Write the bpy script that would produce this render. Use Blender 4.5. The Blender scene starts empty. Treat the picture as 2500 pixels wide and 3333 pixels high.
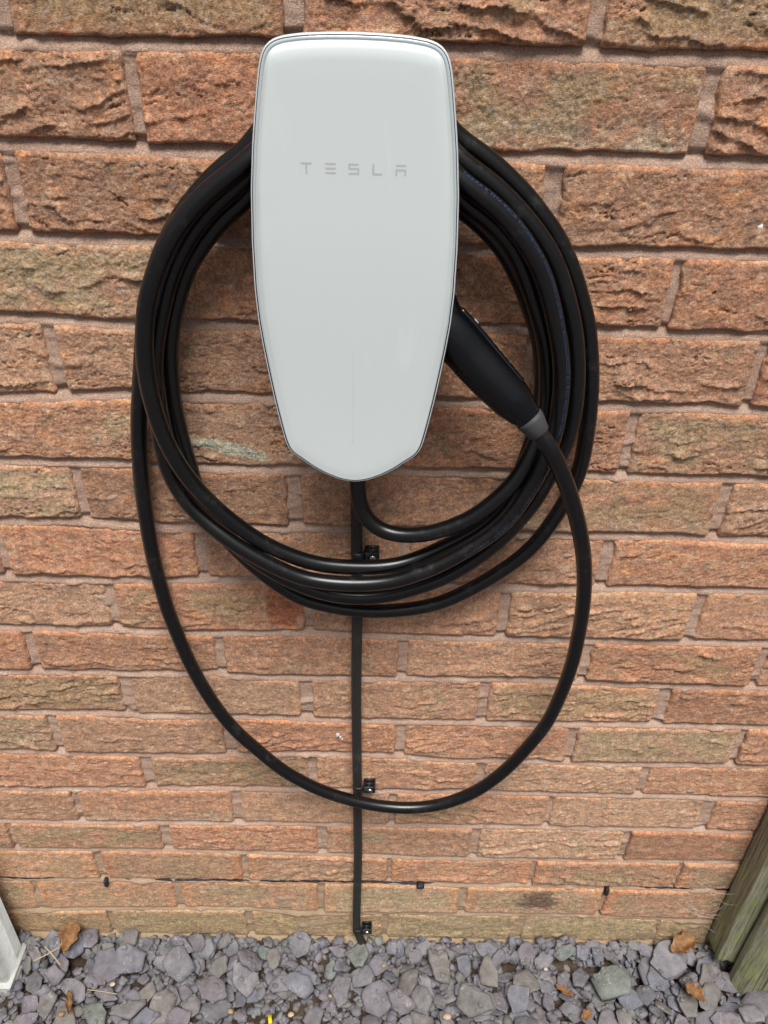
import bpy, math, random
import numpy as np
from mathutils import Vector, Matrix
rad = math.radians
sc = bpy.context.scene
rng = np.random.RandomState(7)
random.seed(7)

# ------------------------------------------------------------------ camera
cam_data = bpy.data.cameras.new('camera')
cam_data.sensor_fit = 'VERTICAL'
cam_data.sensor_height = 24.0
cam_data.lens = 24.0 * 2561.03 / 3333.0
cam_data.clip_start = 0.01
cam_data.clip_end = 300.0
camera = bpy.data.objects.new('camera', cam_data)
sc.collection.objects.link(camera)
_F = Vector((0.01069423, 0.83284742, -0.55339932))
_R = Vector((0.99970992, 0.00303886, 0.02389241))
_U = Vector((-0.02158044, 0.5534943, 0.83257333))
camera.matrix_world = Matrix(((_R.x, _U.x, -_F.x, 0.0), (_R.y, _U.y, -_F.y, -0.69684),
                              (_R.z, _U.z, -_F.z, 1.30614), (0, 0, 0, 1)))
sc.camera = camera

# ------------------------------------------------------------------ sky and sun (bright overcast)
world = bpy.data.worlds.new('World')
sc.world = world
world.use_nodes = True
wn = world.node_tree
wn.nodes.clear()
sky = wn.nodes.new('ShaderNodeTexSky')
sky.sky_type = 'NISHITA'
sky.sun_disc = False
SUN_EL, SUN_AZ = rad(66), rad(6)      # high, in front of the wall, a little to the right
sky.sun_elevation = SUN_EL
sky.sun_rotation = math.pi - SUN_AZ
sky.air_density = 1.0
sky.dust_density = 4.0
hs = wn.nodes.new('ShaderNodeHueSaturation')
hs.inputs['Saturation'].default_value = 0.38
bg = wn.nodes.new('ShaderNodeBackground')
bg.inputs['Strength'].default_value = 0.027
wo = wn.nodes.new('ShaderNodeOutputWorld')
wn.links.new(sky.outputs[0], hs.inputs['Color'])
wn.links.new(hs.outputs[0], bg.inputs['Color'])
wn.links.new(bg.outputs[0], wo.inputs['Surface'])
sun_data = bpy.data.lights.new('sun', 'SUN')
sun_data.energy = 1.5
sun_data.angle = rad(26)
sun_data.color = (1.0, 0.98, 0.95)
sun = bpy.data.objects.new('sun', sun_data)
sc.collection.objects.link(sun)
_d = Vector((math.sin(SUN_AZ) * math.cos(SUN_EL), -math.cos(SUN_AZ) * math.cos(SUN_EL), math.sin(SUN_EL)))
sun.rotation_euler = _d.to_track_quat('Z', 'Y').to_euler()
sc.view_settings.view_transform = 'Standard'
sc.view_settings.look = 'None'
sc.view_settings.gamma = 1.0
sc.view_settings.use_curve_mapping = False
sc.view_settings.exposure = 1.52
sc.cycles.max_bounces = 6
sc.cycles.diffuse_bounces = 4
sc.cycles.glossy_bounces = 3
sc.cycles.transmission_bounces = 2

# ------------------------------------------------------------------ helpers
def tag(o, label=None, cat=None, group=None, kind=None):
    if label: o['label'] = label
    if cat: o['category'] = cat
    if group: o['group'] = group
    if kind: o['kind'] = kind
    return o

def empty(name, loc=(0, 0, 0)):
    o = bpy.data.objects.new(name, None)
    o.location = loc
    o.empty_display_size = 0.02
    sc.collection.objects.link(o)
    return o

def wloc(o):
    v = Vector((0, 0, 0))
    while o is not None:
        v = v + o.location
        o = o.parent
    return v

def mesh_np(name, V, faces, mat=None, smooth=False, cols=None):
    """V (n,3); faces = list of index arrays, each (m,k)"""
    me = bpy.data.meshes.new(name)
    V = np.asarray(V, dtype=np.float32)
    me.vertices.add(len(V))
    me.vertices.foreach_set('co', V.ravel())
    idx, st, s = [], [], 0
    for f in faces:
        f = np.asarray(f, dtype=np.int32)
        if f.size == 0: continue
        m, k = f.shape
        idx.append(f.ravel())
        st.append(s + np.arange(m, dtype=np.int32) * k)
        s += m * k
    idx = np.concatenate(idx); st = np.concatenate(st)
    me.loops.add(len(idx)); me.loops.foreach_set('vertex_index', idx)
    me.polygons.add(len(st)); me.polygons.foreach_set('loop_start', st)
    if smooth: me.polygons.foreach_set('use_smooth', np.ones(len(st), dtype=bool))
    if cols is not None:
        a = me.attributes.new('albedo', 'FLOAT_COLOR', 'POINT')
        c = np.ones((len(V), 4), dtype=np.float32); c[:, :3] = cols
        a.data.foreach_set('color', c.ravel())
    me.update(calc_edges=True)
    me.validate()
    if mat: me.materials.append(mat)
    return me

def link(name, me, parent=None, loc=None):
    o = bpy.data.objects.new(name, me)
    sc.collection.objects.link(o)
    if parent is not None: o.parent = parent
    if loc is not None: o.location = loc
    return o

def add(name, V, faces, mat, parent=None, smooth=False, cols=None, origin=None):
    """world-space vertices -> one object with its origin at their centre, parented without moving"""
    V = np.asarray(V, dtype=np.float64)
    if origin is None: origin = (V.min(0) + V.max(0)) / 2
    origin = np.asarray(origin, dtype=np.float64)
    me = mesh_np(name, V - origin, faces, mat, smooth, cols)
    pl = wloc(parent) if parent is not None else Vector((0, 0, 0))
    return link(name, me, parent, Vector(origin) - pl)

class MB:
    """collects simple shapes for one mesh"""
    def __init__(s): s.V = []; s.Q = []; s.T = []; s.n = 0
    def put(s, V, Q=(), T=()):
        V = np.asarray(V, float)
        s.V.append(V)
        if len(Q): s.Q.append(np.asarray(Q) + s.n)
        if len(T): s.T.append(np.asarray(T) + s.n)
        s.n += len(V)
    def box(s, x0, x1, y0, y1, z0, z1, b=0.0):
        if b <= 0:
            V = [(x, y, z) for x in (x0, x1) for y in (y0, y1) for z in (z0, z1)]
            s.put(V, [(0, 1, 3, 2), (4, 6, 7, 5), (0, 4, 5, 1), (2, 3, 7, 6), (0, 2, 6, 4), (1, 5, 7, 3)])
        else:                      # bevelled: 24 vertices
            c = [(x0, x1), (y0, y1), (z0, z1)]
            V = []; ix = {}
            for i in (0, 1):
                for j in (0, 1):
                    for k in (0, 1):
                        for a in range(3):
                            p = [c[0][i], c[1][j], c[2][k]]
                            for q, v in ((0, i), (1, j), (2, k)):
                                if q != a: p[q] += b if v == 0 else -b
                            ix[(i, j, k, a)] = len(V); V.append(p)
            Q, T = [], []
            for a in range(3):
                o1, o2 = [q for q in range(3) if q != a]
                for v in (0, 1):
                    def K(p, q, ax=a):
                        t = [0, 0, 0]; t[a] = v; t[o1] = p; t[o2] = q
                        return ix[(t[0], t[1], t[2], ax)]
                    Q.append((K(0, 0), K(1, 0), K(1, 1), K(0, 1)))
            for a in range(3):
                o1, o2 = [q for q in range(3) if q != a]
                for p in (0, 1):
                    for q in (0, 1):
                        def G(v, ax):
                            t = [0, 0, 0]; t[a] = v; t[o1] = p; t[o2] = q
                            return ix[(t[0], t[1], t[2], ax)]
                        Q.append((G(0, o1), G(1, o1), G(1, o2), G(0, o2)))
            for i in (0, 1):
                for j in (0, 1):
                    for k in (0, 1):
                        T.append((ix[(i, j, k, 0)], ix[(i, j, k, 1)], ix[(i, j, k, 2)]))
            s.put(V, Q, T)
    def tube(s, P, r, n=8, cap=True):
        V, Q, T = sweep(P, r, n, cap)
        s.put(V, Q, T)
    def build(s, name, mat, parent=None, smooth=False, origin=None):
        f = []
        if s.Q: f.append(np.concatenate(s.Q))
        if s.T: f.append(np.concatenate(s.T))
        return add(name, np.concatenate(s.V), f, mat, parent, smooth, None, origin)

def frames(P):
    P = np.asarray(P, float)
    T = np.gradient(P, axis=0); T /= np.linalg.norm(T, axis=1)[:, None]
    N = np.zeros_like(P)
    a = np.array([0, -1, 0.0])
    if abs(T[0] @ a) > .9: a = np.array([1.0, 0, 0])
    n = a - T[0] * (T[0] @ a)
    for i in range(len(P)):
        n = n - T[i] * (T[i] @ n); n /= np.linalg.norm(n); N[i] = n
    return T, N, np.cross(T, N)

def sweep(P, r, n=8, cap=True):
    P = np.asarray(P, float); m = len(P)
    T, N, B = frames(P)
    r = np.broadcast_to(np.asarray(r, float), (m,))
    a = np.linspace(0, 2 * np.pi, n, endpoint=False)
    V = P[:, None] + r[:, None, None] * (np.cos(a)[None, :, None] * N[:, None] + np.sin(a)[None, :, None] * B[:, None])
    V = V.reshape(-1, 3)
    i = np.arange(m - 1)[:, None] * n; j = np.arange(n)[None]; k = (j + 1) % n
    Q = np.stack([i + j, i + k, i + n + k, i + n + j], -1).reshape(-1, 4)
    Tt = []
    if cap:
        c0 = len(V); V = np.concatenate([V, P[:1], P[-1:]])
        for q in range(n):
            Tt.append((c0, (q + 1) % n, q)); Tt.append((c0 + 1, (m - 1) * n + q, (m - 1) * n + (q + 1) % n))
    return V, Q, Tt

def catmull(P, step=0.004, smooth=0):
    P = np.asarray(P, float)
    E = np.concatenate([[2 * P[0] - P[1]], P, [2 * P[-1] - P[-2]]])
    out = []
    for i in range(1, len(E) - 2):
        t = np.linspace(0, 1, 12, endpoint=False)[:, None]
        a, b, c, d = E[i - 1], E[i], E[i + 1], E[i + 2]
        out.append(.5 * ((2 * b) + (-a + c) * t + (2 * a - 5 * b + 4 * c - d) * t**2 + (-a + 3 * b - 3 * c + d) * t**3))
    out = np.concatenate(out + [P[-1:]])
    def resample(q):
        s = np.concatenate([[0], np.cumsum(np.linalg.norm(np.diff(q, axis=0), axis=1))])
        m = max(4, int(s[-1] / step))
        u = np.linspace(0, s[-1], m)
        return np.stack([np.interp(u, s, q[:, k]) for k in range(3)], 1)
    out = resample(out)
    for _ in range(smooth):
        out[1:-1] = .25 * out[:-2] + .5 * out[1:-1] + .25 * out[2:]
    return resample(out)

# ---- noise (gradient noise, vectorised)
_perm = np.random.RandomState(3).permutation(512)
_ang = np.random.RandomState(4).rand(512) * 2 * np.pi
_gx, _gy = np.cos(_ang), np.sin(_ang)
def gnoise(x, y, seed=0):
    x = np.asarray(x, float) + seed * 37.17; y = np.asarray(y, float) + seed * 11.83
    xi = np.floor(x).astype(int); yi = np.floor(y).astype(int)
    xf = x - xi; yf = y - yi
    def g(ix, iy, dx, dy):
        h = _perm[(_perm[ix & 511] + iy) & 511]
        return _gx[h] * dx + _gy[h] * dy
    u = xf * xf * xf * (xf * (xf * 6 - 15) + 10); v = yf * yf * yf * (yf * (yf * 6 - 15) + 10)
    a = g(xi, yi, xf, yf); b = g(xi + 1, yi, xf - 1, yf)
    c = g(xi, yi + 1, xf, yf - 1); d = g(xi + 1, yi + 1, xf - 1, yf - 1)
    return ((a + (b - a) * u) * (1 - v) + (c + (d - c) * u) * v) * 1.5
def fbm(x, y, seed=0, oct=3):
    s = 0; amp = 1.0; t = 0
    for o in range(oct):
        s = s + amp * gnoise(x * 2**o, y * 2**o, seed + o * 5); t += amp; amp *= .5
    return s / t
def sstep(a, b, x):
    t = np.clip((x - a) / (b - a), 0, 1); return t * t * (3 - 2 * t)

# ------------------------------------------------------------------ materials
def material(name, base=(.5, .5, .5), rough=.6, spec=.5, metal=0.0):
    m = bpy.data.materials.new(name); m.use_nodes = True
    b = m.node_tree.nodes['Principled BSDF']
    b.inputs['Base Color'].default_value = (*base, 1)
    b.inputs['Roughness'].default_value = rough
    b.inputs['Specular IOR Level'].default_value = spec
    b.inputs['Metallic'].default_value = metal
    return m, m.node_tree, b
def node(nt, kind, **kw):
    n = nt.nodes.new(kind)
    for k, v in kw.items(): setattr(n, k, v)
    return n
def noise_tex(nt, vec, scale, detail=3.0, rough=.6):
    n = node(nt, 'ShaderNodeTexNoise')
    n.inputs['Scale'].default_value = scale; n.inputs['Detail'].default_value = detail
    n.inputs['Roughness'].default_value = rough
    if vec is not None: nt.links.new(vec, n.inputs['Vector'])
    return n.outputs[0]
def ramp(nt, fac, stops):
    r = node(nt, 'ShaderNodeValToRGB')
    e = r.color_ramp.elements
    while len(e) > 1: e.remove(e[-1])
    e[0].position, e[0].color = stops[0][0], (*stops[0][1], 1)
    for p, c in stops[1:]:
        q = e.new(p); q.color = (*c, 1)
    nt.links.new(fac, r.inputs[0])
    return r.outputs[0]
def g3(v): return (v, v, v)
def mix(nt, fac, a, b, mode='MIX'):
    m = node(nt, 'ShaderNodeMix', data_type='RGBA', blend_type=mode)
    for s, v in ((0, fac), (6, a), (7, b)):
        if isinstance(v, (int, float)): m.inputs[s].default_value = v
        elif isinstance(v, tuple): m.inputs[s].default_value = (*v, 1)
        else: nt.links.new(v, m.inputs[s])
    return m.outputs[2]
def math_n(nt, op, a, b=0.0, clamp=False):
    m = node(nt, 'ShaderNodeMath', operation=op, use_clamp=clamp)
    for s, v in ((0, a), (1, b)):
        if isinstance(v, (int, float)): m.inputs[s].default_value = v
        else: nt.links.new(v, m.inputs[s])
    return m.outputs[0]
def bump(nt, h, bsdf, dist, strength=1.0):
    b = node(nt, 'ShaderNodeBump')
    b.inputs['Strength'].default_value = strength; b.inputs['Distance'].default_value = dist
    nt.links.new(h, b.inputs['Height']); nt.links.new(b.outputs[0], bsdf.inputs['Normal'])
def pos(nt): return node(nt, 'ShaderNodeNewGeometry').outputs['Position']

# clay brick: per-vertex clay colour, fine grain and grit from the material
M_brick, nt, b = material('brick_clay', rough=.93, spec=.25)
P = pos(nt)
at = node(nt, 'ShaderNodeAttribute', attribute_name='albedo')
n1 = noise_tex(nt, P, 520, 5, .75); n2 = noise_tex(nt, P, 1300, 2, .6); n3 = noise_tex(nt, P, 90, 3, .6)
c = mix(nt, 1.0, at.outputs['Color'], ramp(nt, n1, [(.3, g3(.5)), (.5, g3(1)), (.7, g3(1.6))]), 'MULTIPLY')
c = mix(nt, 1.0, c, ramp(nt, noise_tex(nt, P, 240, 4, .75), [(.32, g3(.72)), (.5, g3(1)), (.68, g3(1.28))]), 'MULTIPLY')
c = mix(nt, 1.0, c, ramp(nt, n3, [(.3, (.78, .8, .86)), (.6, (1.12, 1.1, 1.05))]), 'MULTIPLY')
vor = node(nt, 'ShaderNodeTexVoronoi'); vor.inputs['Scale'].default_value = 210
nt.links.new(P, vor.inputs['Vector'])
grit = ramp(nt, vor.outputs['Distance'], [(.0, g3(1)), (.085, g3(1)), (.11, g3(0))])
gate = ramp(nt, noise_tex(nt, P, 60, 2), [(.56, g3(0)), (.6, g3(1))])
c = mix(nt, math_n(nt, 'MULTIPLY', grit, gate), c, (.72, .66, .52))
nt.links.new(c, b.inputs['Base Color'])
mpb = node(nt, 'ShaderNodeMapping'); mpb.inputs['Scale'].default_value = (1, 1, 1.9); nt.links.new(P, mpb.inputs['Vector'])
rg = node(nt, 'ShaderNodeTexNoise', noise_type='RIDGED_MULTIFRACTAL'); rg.inputs['Scale'].default_value = 75; rg.inputs['Detail'].default_value = 4
rg.inputs['Distortion'].default_value = .6; nt.links.new(mpb.outputs[0], rg.inputs['Vector'])
rgm = math_n(nt, 'MULTIPLY', rg.outputs[0], ramp(nt, noise_tex(nt, P, 28, 2), [(.42, g3(.0)), (.62, g3(-.5))]))
h = math_n(nt, 'ADD', math_n(nt, 'ADD', n1, rgm), math_n(nt, 'MULTIPLY', n2, .8))
bump(nt, h, b, .0026, 1.0)

M_mortar, nt, b = material('mortar', rough=.95, spec=.2)
P = pos(nt)
c = ramp(nt, noise_tex(nt, P, 26, 4), [(.3, (.56, .365, .27)), (.52, (.68, .465, .35)), (.72, (.71, .52, .40))])
c = mix(nt, 1.0, c, ramp(nt, noise_tex(nt, P, 700, 4, .75), [(.3, g3(.5)), (.5, g3(1)), (.7, g3(1.5))]), 'MULTIPLY')
sx = node(nt, 'ShaderNodeSeparateXYZ'); nt.links.new(P, sx.inputs[0])
low = ramp(nt, math_n(nt, 'ADD', sx.outputs['Z'], math_n(nt, 'MULTIPLY', noise_tex(nt, P, 9, 4), .22)), [(.06, g3(.75)), (.42, g3(.0))])
c = mix(nt, low, c, (.42, .33, .18))
nt.links.new(c, b.inputs['Base Color'])
bump(nt, noise_tex(nt, P, 800, 4, .75), b, .003, 1.0)

M_far_brick, nt, b = material('far_brick_clay', rough=.93, spec=.2)
P = pos(nt)
c = ramp(nt, noise_tex(nt, P, 7, 4), [(.3, (.26, .12, .07)), (.5, (.33, .16, .09)), (.7, (.27, .2, .11))])
nt.links.new(c, b.inputs['Base Color']); bump(nt, noise_tex(nt, P, 60, 5, .7), b, .006)

def rubber(name, base, rough, dust=.5):
    m, nt, b = material(name, base, rough, .5)
    P = pos(nt)
    d = ramp(nt, noise_tex(nt, P, 34, 5, .75), [(.55, g3(0)), (.72, g3(dust))])
    d2 = math_n(nt, 'MULTIPLY', d, ramp(nt, noise_tex(nt, P, 700, 3, .7), [(.4, g3(0)), (.62, g3(1))]))
    c = mix(nt, d2, base, (.13, .125, .115)); nt.links.new(c, b.inputs['Base Color'])
    r = ramp(nt, d, [(0, g3(rough)), (.5, g3(min(1, rough + .3)))]); nt.links.new(r, b.inputs['Roughness'])
    bump(nt, noise_tex(nt, P, 1400, 2), b, .00012, .5)
    return m
M_cord = rubber('cable_rubber', (.0036, .0036, .0039), .29, .28)
M_supply = rubber('supply_sheath', (.022, .021, .02), .55, .5)
M_clip = rubber('clip_plastic', (.011, .011, .012), .42, .2)
M_conn, nt, b = material('connector_plastic', (.0020, .0022, .0033), .27, .4)
bump(nt, noise_tex(nt, pos(nt), 2500, 2), b, .00008, .5)
M_panel, nt, b = material('button_gloss', (.004, .004, .0045), .22, .5)
M_collar, nt, b = material('collar_rubber', (.05, .05, .052), .6, .4)
M_print, nt, b = material('cable_print', (.022, .055, .12), .6, .3)
M_print2, nt, b = material('cable_print_worn', (.05, .06, .085), .6, .3)
M_led, nt, b = material('indicator_mark', (.5, .5, .52), .4, .5)
M_screw, nt, b = material('screw_steel', (.75, .75, .74), .22, .5, 1.0)

M_glass, nt, b = material('white_glass', (.685, .745, .733), .10, .5)
P = pos(nt)
b.inputs['Coat Weight'].default_value = .6; b.inputs['Coat Roughness'].default_value = .03
scuff_v = node(nt, 'ShaderNodeMapping'); scuff_v.inputs['Scale'].default_value = (60, 1, 9)
scuff_v.inputs['Location'].default_value = (.7, 0, .4); scuff_v.inputs['Rotation'].default_value = (0, rad(24), 0); nt.links.new(P, scuff_v.inputs['Vector'])
sz = node(nt, 'ShaderNodeSeparateXYZ'); nt.links.new(P, sz.inputs[0])
lowm = ramp(nt, sz.outputs['Z'], [(.95, g3(1)), (1.0, g3(.0))])
sm = math_n(nt, 'MULTIPLY', ramp(nt, noise_tex(nt, scuff_v.outputs[0], 1, 3), [(.58, g3(0)), (.74, g3(.3))]),
            ramp(nt, noise_tex(nt, P, 18, 3), [(.46, g3(0)), (.62, g3(1))]))
c = mix(nt, sm, (.685, .745, .733), (.83, .84, .83)); nt.links.new(c, b.inputs['Base Color'])
M_rim, nt, b = material('white_rim', (.68, .72, .73), .18, .5)
M_edge, nt, b = material('clear_glass_edge', (.50, .56, .58), .08, .5)
M_gap, nt, b = material('dark_gap', (.02, .02, .03), .5, .4)
M_house, nt, b = material('charger_housing', (.012, .012, .013), .5, .4)
M_letter, nt, b = material('grey_lettering', (.50, .52, .52), .3, .4)
M_strip, nt, b = material('light_strip', (.62, .65, .65), .2, .4)

M_soil, nt, b = material('soil', rough=.95, spec=.2)
P = pos(nt)
c = ramp(nt, noise_tex(nt, P, 45, 5, .7), [(.3, (.045, .03, .02)), (.5, (.085, .058, .038)), (.7, (.14, .105, .075))])
far = node(nt, 'ShaderNodeSeparateXYZ'); nt.links.new(P, far.inputs[0])
farm = ramp(nt, math_n(nt, 'MULTIPLY', far.outputs['Y'], -1.0), [(.5, g3(0)), (.62, g3(1))])
c = mix(nt, farm, c, ramp(nt, noise_tex(nt, P, 30, 4, .7), [(.35, (.09, .08, .08)), (.65, (.22, .2, .21))]))
nt.links.new(c, b.inputs['Base Color']); bump(nt, noise_tex(nt, P, 260, 5, .75), b, .006)

M_slate, nt, b = material('slate', rough=.72, spec=.35)
P = pos(nt)
oi = node(nt, 'ShaderNodeObjectInfo')
at = node(nt, 'ShaderNodeAttribute', attribute_name='tint')
tint = math_n(nt, 'FRACT', math_n(nt, 'ADD', oi.outputs['Random'], at.outputs['Fac']))
c = ramp(nt, tint, [(0, (.138, .128, .142)), (.18, (.162, .144, .155)), (.36, (.142, .145, .165)), (.52, (.190, .176, .186)),
                    (.66, (.105, .105, .118)), (.80, (.165, .150, .135)), (.92, (.160, .155, .166)), (.965, (.145, .160, .142)), (1, (.180, .195, .175))])
c = mix(nt, 1.0, c, ramp(nt, noise_tex(nt, P, 55, 4, .65), [(.3, g3(.8)), (.7, g3(1.45))]), 'MULTIPLY')
c = mix(nt, 1.0, c, ramp(nt, noise_tex(nt, P, 900, 3, .7), [(.3, g3(.8)), (.7, g3(1.18))]), 'MULTIPLY')
dm = ramp(nt, noise_tex(nt, P, 38, 5, .75), [(.60, g3(0)), (.72, g3(.75))])
c = mix(nt, dm, c, (.115, .082, .055))
wv = node(nt, 'ShaderNodeTexNoise'); wv.inputs['Scale'].default_value = 42; wv.inputs['Detail'].default_value = 3
nt.links.new(P, wv.inputs['Vector'])
vein = ramp(nt, wv.outputs[0], [(.492, g3(0)), (.5, g3(.7)), (.508, g3(0))])
vg = ramp(nt, noise_tex(nt, P, 23, 2), [(.53, g3(0)), (.6, g3(1))])
c = mix(nt, math_n(nt, 'MULTIPLY', vein, vg), c, (.5, .48, .48))
nt.links.new(c, b.inputs['Base Color'])
bump(nt, math_n(nt, 'ADD', noise_tex(nt, P, 160, 4, .6), math_n(nt, 'MULTIPLY', noise_tex(nt, P, 900, 3), .3)), b, .0022)

M_leaf, nt, b = material('dead_leaf', rough=.7, spec=.3)
P = pos(nt)
c = ramp(nt, noise_tex(nt, P, 90, 4), [(.3, (.11, .048, .02)), (.5, (.22, .11, .045)), (.7, (.33, .19, .085))])
nt.links.new(c, b.inputs['Base Color']); bump(nt, noise_tex(nt, P, 240, 3), b, .0012)
M_pebble, nt, b = material('pebble', rough=.6, spec=.4)
P = pos(nt)
c = ramp(nt, noise_tex(nt, P, 30, 2), [(.35, (.26, .16, .08)), (.5, (.40, .29, .17)), (.65, (.50, .43, .33))])
nt.links.new(c, b.inputs['Base Color'])
M_yellow, nt, b = material('yellow_plastic', (.75, .60, .01), .4, .5)
M_straw, nt, b = material('dry_straw', (.50, .38, .20), .8, .2)
M_web, nt, b = material('web_silk', (.62, .62, .58), .8, .2)
M_paint, nt, b = material('white_dropping', (.80, .80, .76), .7, .3)
M_dpc, nt, b = material('bitumen', (.016, .017, .024), .6, .4)
bump(nt, noise_tex(nt, pos(nt), 500, 3), b, .0008)

M_post_white, nt, b = material('white_upvc', rough=.4, spec=.45)
P = pos(nt)
c = mix(nt, ramp(nt, noise_tex(nt, P, 60, 5, .75), [(.52, g3(0)), (.72, g3(.6))]), (.45, .455, .435), (.24, .20, .14))
nt.links.new(c, b.inputs['Base Color'])

M_wood, nt, b = material('weathered_wood', rough=.88, spec=.25)
P = pos(nt)
mp = node(nt, 'ShaderNodeMapping'); mp.inputs['Scale'].default_value = (1, 1, .07); nt.links.new(P, mp.inputs['Vector'])
g1 = noise_tex(nt, mp.outputs[0], 260, 5, .7)
c = ramp(nt, g1, [(.28, (.12, .11, .085)), (.46, (.25, .225, .175)), (.7, (.40, .365, .29))])
al = ramp(nt, noise_tex(nt, P, 22, 5, .7), [(.42, g3(.1)), (.64, g3(.8))])
c = mix(nt, al, c, mix(nt, 1.0, (.27, .30, .11), ramp(nt, g1, [(.3, g3(.55)), (.6, g3(1.2))]), 'MULTIPLY'))
dk = ramp(nt, noise_tex(nt, mp.outputs[0], 75, 4, .7), [(.60, g3(0)), (.68, g3(.75))])
c = mix(nt, dk, c, (.045, .04, .032))
nt.links.new(c, b.inputs['Base Color']); bump(nt, g1, b, .003)

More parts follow.
